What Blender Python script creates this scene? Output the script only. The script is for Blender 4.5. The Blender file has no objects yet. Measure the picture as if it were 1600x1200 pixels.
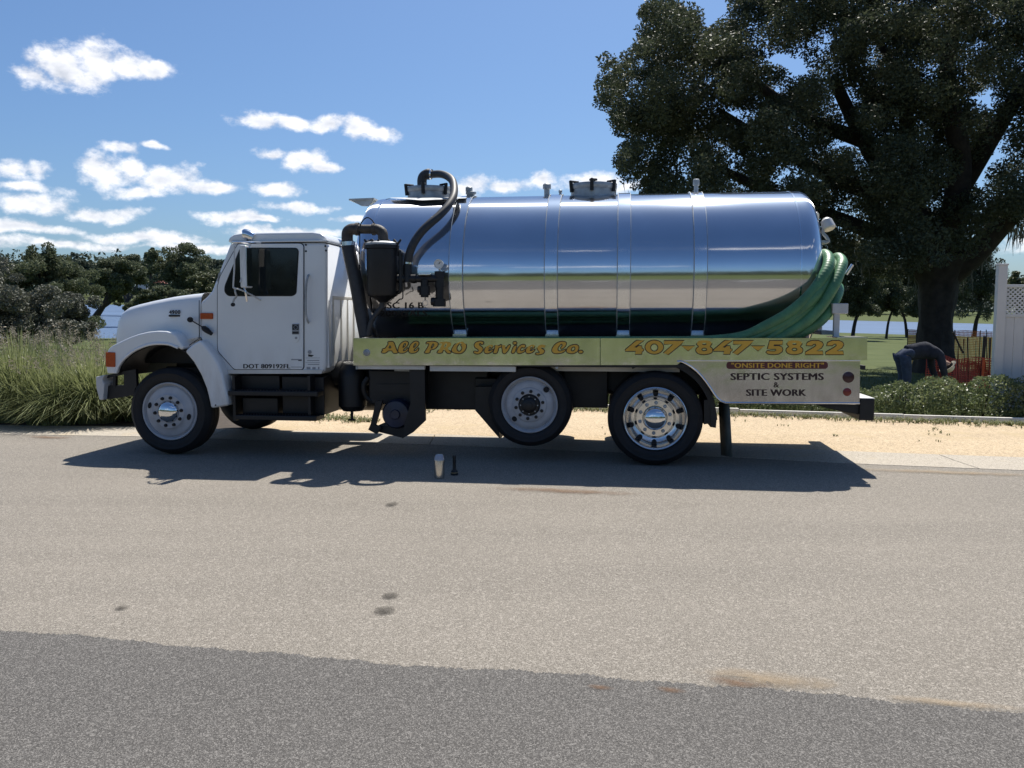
import bpy, bmesh, math, random
import numpy as np
from mathutils import Vector, Matrix
R = math.radians
rng = np.random.default_rng(7)
random.seed(7)
scene = bpy.context.scene
col = scene.collection

# ---------------------------------------------------------------- camera, sky, sun, exposure
CAMZ = 1.67
F = 1294.0
PITCH = math.atan(110.0 / F)
cam_d = bpy.data.cameras.new("camera")
cam = bpy.data.objects.new("camera", cam_d); col.objects.link(cam)
cam_d.sensor_width = 36.0
cam_d.lens = F / 1600.0 * 36.0
cam_d.clip_start = 0.1
cam_d.clip_end = 5000
cam.location = (0, 0, CAMZ)
cam.rotation_euler = (R(90) - PITCH, 0, 0)
scene.camera = cam

SUN = Vector((0.154, 0.483, 0.862)).normalized()
SUN_EL = math.asin(SUN.z)
SUN_AZ = math.atan2(SUN.x, SUN.y)
sun_d = bpy.data.lights.new("sun", 'SUN')
sun = bpy.data.objects.new("sun", sun_d); col.objects.link(sun)
sun_d.energy = 5.0
sun_d.angle = R(0.53)
sun_d.color = (1.0, 0.95, 0.87)
sun.rotation_euler = SUN.to_track_quat('Z', 'Y').to_euler()
sun.location = (20, 60, 110)

scene.view_settings.view_transform = 'Standard'
scene.view_settings.look = 'None'
scene.view_settings.exposure = 0.44
scene.view_settings.gamma = 1.0
scene.view_settings.use_curve_mapping = False
scene.render.engine = 'CYCLES'
scene.cycles.max_bounces = 8
scene.cycles.transparent_max_bounces = 12
scene.cycles.use_denoising = True

CP, SP = math.cos(PITCH), math.sin(PITCH)
def ray(u, v):
    a = (u - 800.0) / F; b = (600.0 - v) / F
    return Vector((a, CP + b * SP, -SP + b * CP))
def ground(u, v, z=0.0):
    d = ray(u, v); t = (z - CAMZ) / d.z
    return Vector((d.x * t, d.y * t, z))
def at(u, v, D):
    d = ray(u, v); t = D / d.y
    return Vector((d.x * t, D, CAMZ + d.z * t))
def gp(x, y):
    return 0.0100 * y - 0.0203 * x

# world: daylight sky with fair weather clouds
W = bpy.data.worlds.new("World"); scene.world = W
W.use_nodes = True
nt = W.node_tree; nt.nodes.clear()
def N(t, **kw):
    n = nt.nodes.new(t)
    for k, v in kw.items(): setattr(n, k, v)
    return n
def L(a, b): nt.links.new(a, b)
def M(op, a, b=None, c=None):
    n = N('ShaderNodeMath', operation=op)
    for i, s in enumerate((a, b, c)):
        if s is None: continue
        if isinstance(s, (int, float)): n.inputs[i].default_value = s
        else: L(s, n.inputs[i])
    return n.outputs[0]
wout = N('ShaderNodeOutputWorld'); bg = N('ShaderNodeBackground')
bg.inputs['Strength'].default_value = 0.068
L(bg.outputs[0], wout.inputs[0])
sky = N('ShaderNodeTexSky', sky_type='NISHITA')
sky.sun_disc = False
sky.sun_elevation = SUN_EL
sky.sun_rotation = SUN_AZ
sky.altitude = 0; sky.air_density = 1.0; sky.dust_density = 1.4; sky.ozone_density = 3.0
tc = N('ShaderNodeTexCoord')
sep = N('ShaderNodeSeparateXYZ'); L(tc.outputs['Generated'], sep.inputs[0])
az = M('ARCTAN2', sep.outputs[0], sep.outputs[1])
el = M('ARCSINE', sep.outputs[2])
warp = N('ShaderNodeTexNoise'); warp.inputs['Scale'].default_value = 14; warp.inputs['Detail'].default_value = 5
L(tc.outputs['Generated'], warp.inputs['Vector'])
comb = N('ShaderNodeCombineXYZ'); L(az, comb.inputs[0]); L(el, comb.inputs[1])
wv = N('ShaderNodeVectorMath', operation='MULTIPLY_ADD')
L(warp.outputs['Color'], wv.inputs[0]); wv.inputs[1].default_value = (0.05, 0.03, 0); L(comb.outputs[0], wv.inputs[2])
wo = N('ShaderNodeVectorMath', operation='SUBTRACT'); L(wv.outputs[0], wo.inputs[0]); wo.inputs[1].default_value = (0.025, 0.015, 0)
P2 = wo.outputs[0]
# cloud bodies: direction given as (u, v) of the view, half width and half height in the same unit
CL = [(62,127,30,14),(100,112,36,24),(148,100,42,30),(200,104,42,20),(243,110,28,12),(125,127,40,13),
      (400,188,50,9),(455,192,52,9),(515,196,40,11),(565,206,44,15),(600,217,28,11),
      (425,243,44,9),(475,252,52,13),(520,262,32,8),
      (187,236,38,9),(250,228,28,5),
      (20,272,40,16),(55,272,30,12),(38,297,56,8),
      (160,270,48,18),(205,268,46,18),(255,282,62,20),(320,296,52,9),(215,302,60,9),
      (437,297,58,10),(50,321,64,12),(165,333,70,9),(350,340,60,8),(470,326,66,9),(400,346,50,6),
      (50,358,90,7),(220,372,120,9),(440,366,110,8),(90,382,120,8),(350,388,160,7),(560,345,60,6),
      (735,290,56,16),(795,294,62,9),(855,284,26,12),(925,284,56,16),(975,292,40,8),
      (1085,120,10,4),
      (1640,330,90,14),(1720,370,140,16)]
blobs = []
for (u, v, w, h) in CL:
    d = ray(u, v).normalized()
    blobs.append((math.atan2(d.x, d.y), math.asin(d.z), w / F * 1.0, h / F * 1.5))
# the sky goes on in the same way outside the frame: streaks and puffs all round
rr = random.Random(3)
for (a, e, w, h) in [(178, 34, 12, 1.5), (166, 35.5, 9, 1.3), (150, 33, 14, 1.7), (128, 36, 10, 1.5), (-170, 33.5, 3, .7)]:
    blobs.append((R(a), R(e), R(w), R(h)))
for k in range(16):
    a = rr.uniform(50, 310); a = a - 360 if a > 180 else a
    e = rr.choice([4, 6, 8, 11, 15, 20]) + rr.uniform(-1, 1)
    blobs.append((R(a), R(e), R(rr.uniform(3, 8)), R(rr.uniform(.5, 1.1) * (0.5 + e / 14))))
acc = None; accy = None
for (a, e, w, h) in blobs:
    s = N('ShaderNodeVectorMath', operation='SUBTRACT'); L(P2, s.inputs[0]); s.inputs[1].default_value = (a, e, 0)
    m = N('ShaderNodeVectorMath', operation='MULTIPLY'); L(s.outputs[0], m.inputs[0]); m.inputs[1].default_value = (1 / w, 1 / h, 0)
    l = N('ShaderNodeVectorMath', operation='LENGTH'); L(m.outputs[0], l.inputs[0])
    val = M('SUBTRACT', 1.0, l.outputs['Value'])
    acc = val if acc is None else M('SMOOTH_MAX', acc, val, 0.15)
fbm = N('ShaderNodeTexNoise'); fbm.inputs['Scale'].default_value = 30; fbm.inputs['Detail'].default_value = 9; fbm.inputs['Roughness'].default_value = 0.62
stretch = N('ShaderNodeMapping'); stretch.inputs['Scale'].default_value = (1, 1, 1.5)
L(tc.outputs['Generated'], stretch.inputs[0]); L(stretch.outputs[0], fbm.inputs['Vector'])
dens = M('ADD', acc, M('MULTIPLY', M('SUBTRACT', fbm.outputs['Fac'], 0.5), 1.8))
mask = N('ShaderNodeMapRange', interpolation_type='SMOOTHSTEP'); L(dens, mask.inputs['Value'])
mask.inputs['From Min'].default_value = 0.10; mask.inputs['From Max'].default_value = 0.72
mask.inputs['To Max'].default_value = 0.93
thick = N('ShaderNodeMapRange', interpolation_type='SMOOTHSTEP'); L(dens, thick.inputs['Value'])
thick.inputs['From Min'].default_value = 0.55; thick.inputs['From Max'].default_value = 1.3
cc = N('ShaderNodeMix', data_type='RGBA'); fb2 = N('ShaderNodeTexNoise'); fb2.inputs['Scale'].default_value = 30; fb2.inputs['Detail'].default_value = 5; fb2.inputs['Roughness'].default_value = 0.55
off = N('ShaderNodeVectorMath', operation='ADD'); L(stretch.outputs[0], off.inputs[0]); off.inputs[1].default_value = (0.004, 0, 0.016)
L(off.outputs[0], fb2.inputs['Vector'])
emb = M('MULTIPLY_ADD', M('SUBTRACT', fb2.outputs['Fac'], fbm.outputs['Fac']), 2.6, 0.2)
shade = N('ShaderNodeClamp'); L(M('ADD', M('MULTIPLY', thick.outputs[0], 0.45), emb), shade.inputs[0])
L(shade.outputs[0], cc.inputs['Factor'])
cc.inputs['A'].default_value = (12.8, 12.8, 13.2, 1); cc.inputs['B'].default_value = (7.4, 7.8, 8.7, 1)
tint = N('ShaderNodeMix', data_type='RGBA', blend_type='MULTIPLY'); tint.inputs['Factor'].default_value = 1
L(sky.outputs[0], tint.inputs['A']); tint.inputs['B'].default_value = (0.76, 0.98, 1.22, 1)
mx = N('ShaderNodeMix', data_type='RGBA'); L(mask.outputs[0], mx.inputs['Factor'])
L(tint.outputs['Result'], mx.inputs['A']); L(cc.outputs['Result'], mx.inputs['B'])
L(mx.outputs['Result'], bg.inputs['Color'])

# ---------------------------------------------------------------- materials
def mat(name, c, rough=0.5, metal=0.0, var=0.12, scale=6.0, bump=0.0, bscale=60.0, spec=0.5, coat=0.0, aniso=0.0, c2=None, detail=4):
    m = bpy.data.materials.new(name); m.use_nodes = True
    t = m.node_tree; p = t.nodes['Principled BSDF']
    p.inputs['Roughness'].default_value = rough; p.inputs['Metallic'].default_value = metal
    p.inputs['Specular IOR Level'].default_value = spec; p.inputs['Coat Weight'].default_value = coat
    co = t.nodes.new('ShaderNodeTexCoord')
    nz = t.nodes.new('ShaderNodeTexNoise'); nz.inputs['Scale'].default_value = scale; nz.inputs['Detail'].default_value = detail
    t.links.new(co.outputs['Object'], nz.inputs['Vector'])
    mp = t.nodes.new('ShaderNodeMapRange'); mp.inputs['From Min'].default_value = 0.3; mp.inputs['From Max'].default_value = 0.7
    t.links.new(nz.outputs['Fac'], mp.inputs['Value'])
    mixn = t.nodes.new('ShaderNodeMix'); mixn.data_type = 'RGBA'
    t.links.new(mp.outputs[0], mixn.inputs['Factor'])
    lo = c2 if c2 else tuple(x * (1 - var) for x in c); hi = c if c2 else tuple(min(1, x * (1 + var)) for x in c)
    mixn.inputs['A'].default_value = (*lo, 1); mixn.inputs['B'].default_value = (*hi, 1)
    t.links.new(mixn.outputs['Result'], p.inputs['Base Color'])
    if bump:
        bz = t.nodes.new('ShaderNodeTexNoise'); bz.inputs['Scale'].default_value = bscale; bz.inputs['Detail'].default_value = 3
        t.links.new(co.outputs['Object'], bz.inputs['Vector'])
        bn = t.nodes.new('ShaderNodeBump'); bn.inputs['Strength'].default_value = bump; bn.inputs['Distance'].default_value = 0.02
        t.links.new(bz.outputs['Fac'], bn.inputs['Height']); t.links.new(bn.outputs[0], p.inputs['Normal'])
    if aniso:
        tg = t.nodes.new('ShaderNodeTangent'); tg.direction_type = 'RADIAL'; tg.axis = 'X'
        t.links.new(tg.outputs[0], p.inputs['Tangent']); p.inputs['Anisotropic'].default_value = aniso
    return m

def brushed(m, rough, aniso, amount):
    """adds the fine haze of a brushed finish to a polished metal"""
    t = m.node_tree; p = t.nodes['Principled BSDF']
    g = t.nodes.new('ShaderNodeBsdfAnisotropic'); g.inputs['Roughness'].default_value = rough; g.inputs['Anisotropy'].default_value = aniso
    g.inputs['Color'].default_value = (0.78, 0.79, 0.82, 1)
    tg = [n for n in t.nodes if n.type == 'TANGENT'][0]; t.links.new(tg.outputs[0], g.inputs['Tangent'])
    ms = t.nodes.new('ShaderNodeMixShader'); ms.inputs[0].default_value = amount
    t.links.new(p.outputs[0], ms.inputs[1]); t.links.new(g.outputs[0], ms.inputs[2])
    t.links.new(ms.outputs[0], t.nodes['Material Output'].inputs['Surface'])

def grain(name, c, c2, stone, big=0.35, bump=0.25, sscale=95.0, dust=None):
    """asphalt and sand: stones of two tones, patches of wear, fine relief"""
    m = bpy.data.materials.new(name); m.use_nodes = True
    t = m.node_tree; p = t.nodes['Principled BSDF']; p.inputs['Roughness'].default_value = 0.85
    p.inputs['Specular IOR Level'].default_value = 0.3
    ln = t.links.new
    co = t.nodes.new('ShaderNodeTexCoord'); V = co.outputs['Object']
    def noise(s, d=4, r=.55):
        n = t.nodes.new('ShaderNodeTexNoise'); n.inputs['Scale'].default_value = s; n.inputs['Detail'].default_value = d
        n.inputs['Roughness'].default_value = r; ln(V, n.inputs['Vector']); return n.outputs['Fac']
    def rng_(x, a, b):
        n = t.nodes.new('ShaderNodeMapRange'); n.inputs['From Min'].default_value = a; n.inputs['From Max'].default_value = b; ln(x, n.inputs['Value']); return n.outputs[0]
    def mixc(f, A, B, mode='MIX'):
        n = t.nodes.new('ShaderNodeMix'); n.data_type = 'RGBA'; n.blend_type = mode
        if isinstance(f, float): n.inputs['Factor'].default_value = f
        else: ln(f, n.inputs['Factor'])
        for k, X in (('A', A), ('B', B)):
            if isinstance(X, tuple): n.inputs[k].default_value = (*X, 1)
            else: ln(X, n.inputs[k])
        return n.outputs['Result']
    base = mixc(rng_(noise(0.45, 5), 0.35, 0.65), c2, c)
    st = t.nodes.new('ShaderNodeMapping'); st.inputs['Scale'].default_value = (0.12, 1.6, 1); st.inputs['Rotation'].default_value = (0, 0, R(11)); ln(V, st.inputs[0])
    n2 = t.nodes.new('ShaderNodeTexNoise'); n2.inputs['Scale'].default_value = 1.0; n2.inputs['Detail'].default_value = 5; ln(st.outputs[0], n2.inputs['Vector'])
    base = mixc(rng_(n2.outputs['Fac'], 0.3, 0.75), base, tuple(x * (1 - big) for x in c))
    vo = t.nodes.new('ShaderNodeTexVoronoi'); vo.inputs['Scale'].default_value = sscale; ln(V, vo.inputs['Vector'])
    sx = t.nodes.new('ShaderNodeSeparateColor'); ln(vo.outputs['Color'], sx.inputs[0])
    base = mixc(rng_(sx.outputs[0], 0.55, 1.0), base, stone)
    dk = rng_(sx.outputs[1], 0.55, 1.05)
    base = mixc(dk, base, tuple(x * 0.35 for x in c2))
    vo2 = t.nodes.new('ShaderNodeTexVoronoi'); vo2.inputs['Scale'].default_value = sscale * 0.33; ln(V, vo2.inputs['Vector'])
    s2 = t.nodes.new('ShaderNodeSeparateColor'); ln(vo2.outputs['Color'], s2.inputs[0])
    base = mixc(rng_(s2.outputs[2], 0.86, 1.1), base, stone)
    if dust:
        base = mixc(rng_(noise(1.1, 6, .65), 0.56, 0.72), base, dust)
    ln(base, p.inputs['Base Color'])
    b = t.nodes.new('ShaderNodeBump'); b.inputs['Strength'].default_value = bump; b.inputs['Distance'].default_value = 0.01
    h = t.nodes.new('ShaderNodeMath'); h.operation = 'ADD'; ln(vo.outputs['Distance'], h.inputs[0]); ln(noise(40, 4), h.inputs[1])
    ln(h.outputs[0], b.inputs['Height']); ln(b.outputs[0], p.inputs['Normal'])
    return m

def leafmat(name, a, b, rough=0.45, trans=0.25, spec=0.5, scale=1.2):
    m = bpy.data.materials.new(name); m.use_nodes = True
    t = m.node_tree; p = t.nodes['Principled BSDF']; ln = t.links.new
    p.inputs['Roughness'].default_value = rough; p.inputs['Specular IOR Level'].default_value = spec
    co = t.nodes.new('ShaderNodeTexCoord')
    n = t.nodes.new('ShaderNodeTexNoise'); n.inputs['Scale'].default_value = scale; n.inputs['Detail'].default_value = 3
    ln(co.outputs['Object'], n.inputs['Vector'])
    wn = t.nodes.new('ShaderNodeTexNoise'); wn.inputs['Scale'].default_value = 23; wn.inputs['Detail'].default_value = 2; ln(co.outputs['Object'], wn.inputs['Vector'])
    ad = t.nodes.new('ShaderNodeMath'); ad.operation = 'ADD'; ln(n.outputs['Fac'], ad.inputs[0]); ln(wn.outputs['Fac'], ad.inputs[1])
    mp = t.nodes.new('ShaderNodeMapRange'); mp.inputs['From Min'].default_value = 0.75; mp.inputs['From Max'].default_value = 1.25; ln(ad.outputs[0], mp.inputs['Value'])
    mc = t.nodes.new('ShaderNodeMix'); mc.data_type = 'RGBA'; ln(mp.outputs[0], mc.inputs['Factor'])
    mc.inputs['A'].default_value = (*a, 1); mc.inputs['B'].default_value = (*b, 1)
    ln(mc.outputs['Result'], p.inputs['Base Color'])
    tr = t.nodes.new('ShaderNodeBsdfTranslucent'); ln(mc.outputs['Result'], tr.inputs['Color'])
    ms = t.nodes.new('ShaderNodeMixShader'); ms.inputs[0].default_value = trans
    ln(p.outputs[0], ms.inputs[1]); ln(tr.outputs[0], ms.inputs[2])
    ln(ms.outputs[0], t.nodes['Material Output'].inputs['Surface'])
    return m

MT = {}
MT['paint'] = mat('white truck paint', (0.76, 0.77, 0.77), 0.28, var=0.03, scale=2.5, coat=0.4, bump=0.015, bscale=3)
MT['dirty'] = mat('dusty white paint', (0.62, 0.60, 0.55), 0.45, var=0.15, scale=3)
MT['black'] = mat('black chassis paint', (0.007, 0.007, 0.008), 0.5, var=0.3, scale=9, bump=0.05)
MT['rubber'] = mat('tyre rubber', (0.010, 0.010, 0.011), 0.72, var=0.2, scale=12, bump=0.05, bscale=120)
MT['seam'] = mat('door seal', (0.01, 0.01, 0.011), 0.8)
MT['glass'] = mat('dark cab glass', (0.010, 0.013, 0.014), 0.05, var=0.2, spec=0.4)
MT['steelrim'] = mat('grey painted steel wheel', (0.42, 0.43, 0.45), 0.45, var=0.1, scale=9)
MT['alu'] = mat('polished aluminium wheel', (0.72, 0.71, 0.69), 0.22, metal=1.0, var=0.06)
MT['chrome'] = mat('chrome', (0.75, 0.76, 0.77), 0.05, metal=1.0, var=0.02)
MT['tank'] = mat('polished stainless tank', (0.76, 0.77, 0.80), 0.07, metal=1.0, var=0.05, scale=2.5, aniso=0.55, bump=0.10, bscale=1.1)
brushed(MT['tank'], 0.42, 0.90, 0.31)
MT['strap'] = mat('stainless strap', (0.70, 0.72, 0.75), 0.10, metal=1.0, var=0.04, aniso=0.4)
MT['panel'] = mat('polished aluminium panel', (0.82, 0.80, 0.78), 0.10, metal=1.0, var=0.12, scale=3.5, bump=0.16, bscale=2.6)
MT['skirt'] = mat('wavy aluminium skirt', (0.66, 0.65, 0.64), 0.12, metal=1.0, var=0.08, scale=3.0, bump=0.35, bscale=1.9)
MT['trim'] = mat('bright aluminium trim', (0.78, 0.78, 0.77), 0.2, metal=1.0)
MT['galv'] = mat('weathered galvanised metal', (0.38, 0.40, 0.41), 0.5, metal=0.4, var=0.25, scale=10)
MT['whitebar'] = mat('dull white steel', (0.55, 0.55, 0.54), 0.5, var=0.1)
MT['hose'] = mat('black suction hose', (0.03, 0.03, 0.032), 0.55, var=0.2, scale=20)
MT['green'] = mat('green vacuum hose', (0.075, 0.20, 0.09), 0.45, var=0.2, scale=9)
MT['gold'] = mat('gold lettering vinyl', (0.72, 0.40, 0.045), 0.45, var=0.05)
MT['brown'] = mat('dark brown lettering vinyl', (0.030, 0.010, 0.008), 0.5)
MT['maroon'] = mat('maroon badge vinyl', (0.11, 0.02, 0.02), 0.45)
MT['blacktxt'] = mat('black lettering vinyl', (0.012, 0.012, 0.015), 0.5)
MT['greytxt'] = mat('grey decal', (0.30, 0.31, 0.32), 0.5)
MT['amber'] = mat('amber lens', (0.42, 0.07, 0.015), 0.2, var=0.15, scale=40)
MT['red'] = mat('red lens', (0.20, 0.02, 0.015), 0.2)
MT['darkred'] = mat('dark red lens', (0.05, 0.012, 0.015), 0.2)
MT['lens'] = mat('lamp lens', (0.65, 0.62, 0.52), 0.15, var=0.1)
MT['gauge'] = mat('gauge dial', (0.7, 0.7, 0.68), 0.3)
MT['bark'] = mat('oak bark', (0.034, 0.028, 0.023), 0.9, var=0.4, scale=5, bump=0.9, bscale=14)
MT['tan'] = grain('worn tan asphalt', (0.236, 0.209, 0.172), (0.196, 0.174, 0.143), (0.42, 0.38, 0.325), big=0.28, sscale=280, bump=0.3)
MT['asphalt'] = grain('dark grey asphalt', (0.104, 0.097, 0.089), (0.086, 0.080, 0.073), (0.25, 0.235, 0.215), big=0.25, sscale=260, bump=0.3)
MT['sand'] = grain('pale sand', (0.56, 0.43, 0.275), (0.49, 0.375, 0.24), (0.61, 0.485, 0.325), big=0.22, bump=0.25, sscale=90, dust=(0.44, 0.34, 0.20))
MT['concrete'] = grain('concrete gutter', (0.47, 0.415, 0.335), (0.41, 0.36, 0.29), (0.52, 0.47, 0.39), big=0.12, bump=0.12, sscale=150, dust=(0.42, 0.34, 0.23))
MT['soil'] = mat('dark mulch', (0.055, 0.04, 0.028), .9, var=.4, scale=12, bump=.5)
MT['lawn'] = mat('mown lawn', (0.098, 0.116, 0.046), 0.9, scale=0.6, spec=0.08, c2=(0.066, 0.084, 0.030), bump=0.4, bscale=30, detail=8)
MT['water'] = mat('lake water', (0.085, 0.135, 0.225), 0.5, var=0.12, scale=.05, bump=0.004, bscale=0.4, spec=0.12)
MT['vinyl'] = mat('white vinyl fence', (0.53, 0.55, 0.57), 0.4, var=0.03)
MT['edging'] = mat('pale concrete edging', (0.78, 0.74, 0.66), 0.7, var=0.08)
MT['mark'] = mat('white road paint', (0.72, 0.72, 0.70), 0.6, var=0.1, scale=9)
MT['tar'] = mat('tar', (0.06, 0.052, 0.046), 0.7, var=0.3, scale=20)

def dustmat(name, c, edge=0.5, nscale=6.0):
    """loose dirt lying on the road: patchy, thinning out towards its rim (the sheet's own outline, object space)"""
    m = bpy.data.materials.new(name); m.use_nodes = True
    t = m.node_tree; p = t.nodes['Principled BSDF']; ln = t.links.new
    p.inputs['Base Color'].default_value = (*c, 1); p.inputs['Roughness'].default_value = .95; p.inputs['Specular IOR Level'].default_value = .1
    co = t.nodes.new('ShaderNodeTexCoord'); g = t.nodes.new('ShaderNodeVectorMath'); g.operation = 'MULTIPLY_ADD'
    ln(co.outputs['Generated'], g.inputs[0]); g.inputs[1].default_value = (2, 2, 0); g.inputs[2].default_value = (-1, -1, 0)
    l = t.nodes.new('ShaderNodeVectorMath'); l.operation = 'LENGTH'; ln(g.outputs[0], l.inputs[0])
    n = t.nodes.new('ShaderNodeTexNoise'); n.inputs['Scale'].default_value = nscale; n.inputs['Detail'].default_value = 8; n.inputs['Roughness'].default_value = .7; ln(co.outputs['Object'], n.inputs['Vector'])
    a = t.nodes.new('ShaderNodeMath'); a.operation = 'SUBTRACT'; ln(n.outputs['Fac'], a.inputs[0])
    b = t.nodes.new('ShaderNodeMath'); b.operation = 'MULTIPLY'; ln(l.outputs['Value'], b.inputs[0]); b.inputs[1].default_value = edge; ln(b.outputs[0], a.inputs[1])
    mp = t.nodes.new('ShaderNodeMapRange'); mp.inputs['From Min'].default_value = 0.02; mp.inputs['From Max'].default_value = 0.5; mp.inputs['To Max'].default_value = .55; ln(a.outputs[0], mp.inputs['Value'])
    tr = t.nodes.new('ShaderNodeBsdfTransparent'); ms = t.nodes.new('ShaderNodeMixShader'); ln(mp.outputs[0], ms.inputs[0]); ln(tr.outputs[0], ms.inputs[1]); ln(p.outputs[0], ms.inputs[2])
    ln(ms.outputs[0], t.nodes['Material Output'].inputs['Surface'])
    return m
def grime(m, c, z0, z1):
    """road film sprayed on the lower part of the bodywork, patchy"""
    t = m.node_tree; p = t.nodes['Principled BSDF']; ln = t.links.new
    src = p.inputs['Base Color'].links[0].from_socket
    co = t.nodes.new('ShaderNodeTexCoord'); sp = t.nodes.new('ShaderNodeSeparateXYZ'); ln(co.outputs['Object'], sp.inputs[0])
    h = t.nodes.new('ShaderNodeMapRange'); h.inputs['From Min'].default_value = z1; h.inputs['From Max'].default_value = z0; ln(sp.outputs[2], h.inputs['Value'])
    st = t.nodes.new('ShaderNodeMapping'); st.inputs['Scale'].default_value = (9, 9, 2.2); ln(co.outputs['Object'], st.inputs[0])
    n = t.nodes.new('ShaderNodeTexNoise'); n.inputs['Scale'].default_value = 1.0; n.inputs['Detail'].default_value = 7; n.inputs['Roughness'].default_value = .65; ln(st.outputs[0], n.inputs['Vector'])
    k = t.nodes.new('ShaderNodeMapRange'); k.inputs['From Min'].default_value = .38; k.inputs['From Max'].default_value = .8; ln(n.outputs['Fac'], k.inputs['Value'])
    f = t.nodes.new('ShaderNodeMath'); f.operation = 'MULTIPLY'; ln(h.outputs[0], f.inputs[0]); ln(k.outputs[0], f.inputs[1])
    mx_ = t.nodes.new('ShaderNodeMix'); mx_.data_type = 'RGBA'; ln(f.outputs[0], mx_.inputs['Factor']); ln(src, mx_.inputs['A']); mx_.inputs['B'].default_value = (*c, 1)
    ln(mx_.outputs['Result'], p.inputs['Base Color'])
grime(MT['paint'], (0.48, 0.45, 0.40), 0.5, 1.35)
grime(MT['panel'], (0.42, 0.40, 0.36), 0.8, 1.6)
grime(MT['skirt'], (0.30, 0.28, 0.25), 0.5, 1.3)

# ---------------------------------------------------------------- mesh building
class MB:
    def __init__(s): s.v = []; s.f = []
    def add(s, vs, fs):
        o = len(s.v); s.v += [tuple(x) for x in vs]; s.f += [tuple(i + o for i in f) for f in fs]; return s
    def box(s, x0, x1, y0, y1, z0, z1):
        return s.add([(x0,y0,z0),(x1,y0,z0),(x1,y1,z0),(x0,y1,z0),(x0,y0,z1),(x1,y0,z1),(x1,y1,z1),(x0,y1,z1)],
                     [(0,3,2,1),(4,5,6,7),(0,1,5,4),(1,2,6,5),(2,3,7,6),(3,0,4,7)])
    def tube(s, path, r, n=12, caps=True):
        P = [Vector(p) for p in path]; rs = r if isinstance(r, (list, tuple)) else [r] * len(P)
        t0 = (P[1] - P[0]).normalized()
        nrm = t0.orthogonal().normalized()
        rings = []
        for i, p in enumerate(P):
            t = (P[min(i + 1, len(P) - 1)] - P[max(i - 1, 0)]).normalized()
            nrm = (nrm - t * nrm.dot(t)).normalized(); b = t.cross(nrm)
            rings.append([p + (nrm * math.cos(2 * math.pi * k / n) + b * math.sin(2 * math.pi * k / n)) * rs[i] for k in range(n)])
        vs = [q for rg in rings for q in rg]; fs = []
        for i in range(len(P) - 1):
            for k in range(n):
                fs.append((i*n+k, i*n+(k+1) % n, (i+1)*n+(k+1) % n, (i+1)*n+k))
        if caps:
            fs.append(tuple(range(n - 1, -1, -1))); fs.append(tuple((len(P)-1)*n + k for k in range(n)))
        return s.add(vs, fs)
    def lathe(s, prof, c, axis='Y', n=48, flip=False):
        """prof: (radius, offset along the axis)"""
        vs = []; fs = []; m = len(prof)
        for k in range(n):
            a = 2 * math.pi * k / n; ca, sa = math.cos(a), math.sin(a)
            for (r, h) in prof:
                if axis == 'Y': vs.append((c[0] + r * ca, c[1] + h, c[2] + r * sa))
                elif axis == 'X': vs.append((c[0] + h, c[1] + r * ca, c[2] + r * sa))
                else: vs.append((c[0] + r * ca, c[1] + r * sa, c[2] + h))
        for k in range(n):
            k2 = (k + 1) % n
            for i in range(m - 1):
                fs.append((k*m+i, k*m+i+1, k2*m+i+1, k2*m+i))
        return s.add(vs, fs)
    def prism(s, prof, y0, y1):
        n = len(prof)
        vs = [(x, y0, z) for x, z in prof] + [(x, y1, z) for x, z in prof]
        fs = [tuple(range(n)), tuple(range(2*n-1, n-1, -1))] + [(i, n + i, n + (i+1) % n, (i+1) % n) for i in range(n)]
        return s.add(vs, fs)
def mesh_of(name, mb, bevel=0.0, seg=2, smooth=True, angle=35):
    me = bpy.data.meshes.new(name)
    me.from_pydata(mb.v, [], mb.f); me.validate()
    bm = bmesh.new(); bm.from_mesh(me)
    bmesh.ops.remove_doubles(bm, verts=bm.verts, dist=1e-5)
    bmesh.ops.recalc_face_normals(bm, faces=bm.faces)
    if bevel:
        es = [e for e in bm.edges if len(e.link_faces) == 2 and e.calc_face_angle(0) > R(25)]
        wn_ = True
        bmesh.ops.bevel(bm, geom=es, offset=bevel, segments=seg, affect='EDGES', profile=0.5, clamp_overlap=True)
    for f in bm.faces: f.smooth = smooth
    if smooth:
        for e in bm.edges:
            if len(e.link_faces) == 2 and e.calc_face_angle(0) > R(angle): e.smooth = False
    wnorm = None
    if bevel and smooth:
        # large faces keep their own direction, the rounded edges blend between them
        wnorm = []
        for v in bm.verts:
            n = Vector()
            for f in v.link_faces: n += f.normal * f.calc_area() ** 1.0
            wnorm.append(n.normalized() if n.length > 0 else v.normal)
        for e in bm.edges: e.smooth = True
    bm.to_mesh(me); bm.free()
    if wnorm: me.normals_split_custom_set_from_vertices(wnorm)
    return me
def put(name, me, m, parent=None, loc=None):
    o = bpy.data.objects.new(name, me); col.objects.link(o)
    if m is not None and hasattr(me, 'materials') and len(me.materials) == 0: me.materials.append(m)
    if parent is not None: o.parent = parent
    if loc is not None: o.location = loc
    return o
def part(name, mb, m, parent=None, bevel=0.0, seg=2, smooth=True, angle=35):
    return put(name, mesh_of(name, mb, bevel, seg, smooth, angle), m, parent)
def empty(name, loc, parent=None, rz=0.0):
    o = bpy.data.objects.new(name, None); col.objects.link(o); o.location = loc; o.rotation_euler.z = rz
    if parent is not None: o.parent = parent
    o.empty_display_size = 0.2
    return o
def tag(o, label=None, cat=None, group=None, kind=None):
    for k, v in (('label', label), ('category', cat), ('group', group), ('kind', kind)):
        if v: o[k] = v
    return o
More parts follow.
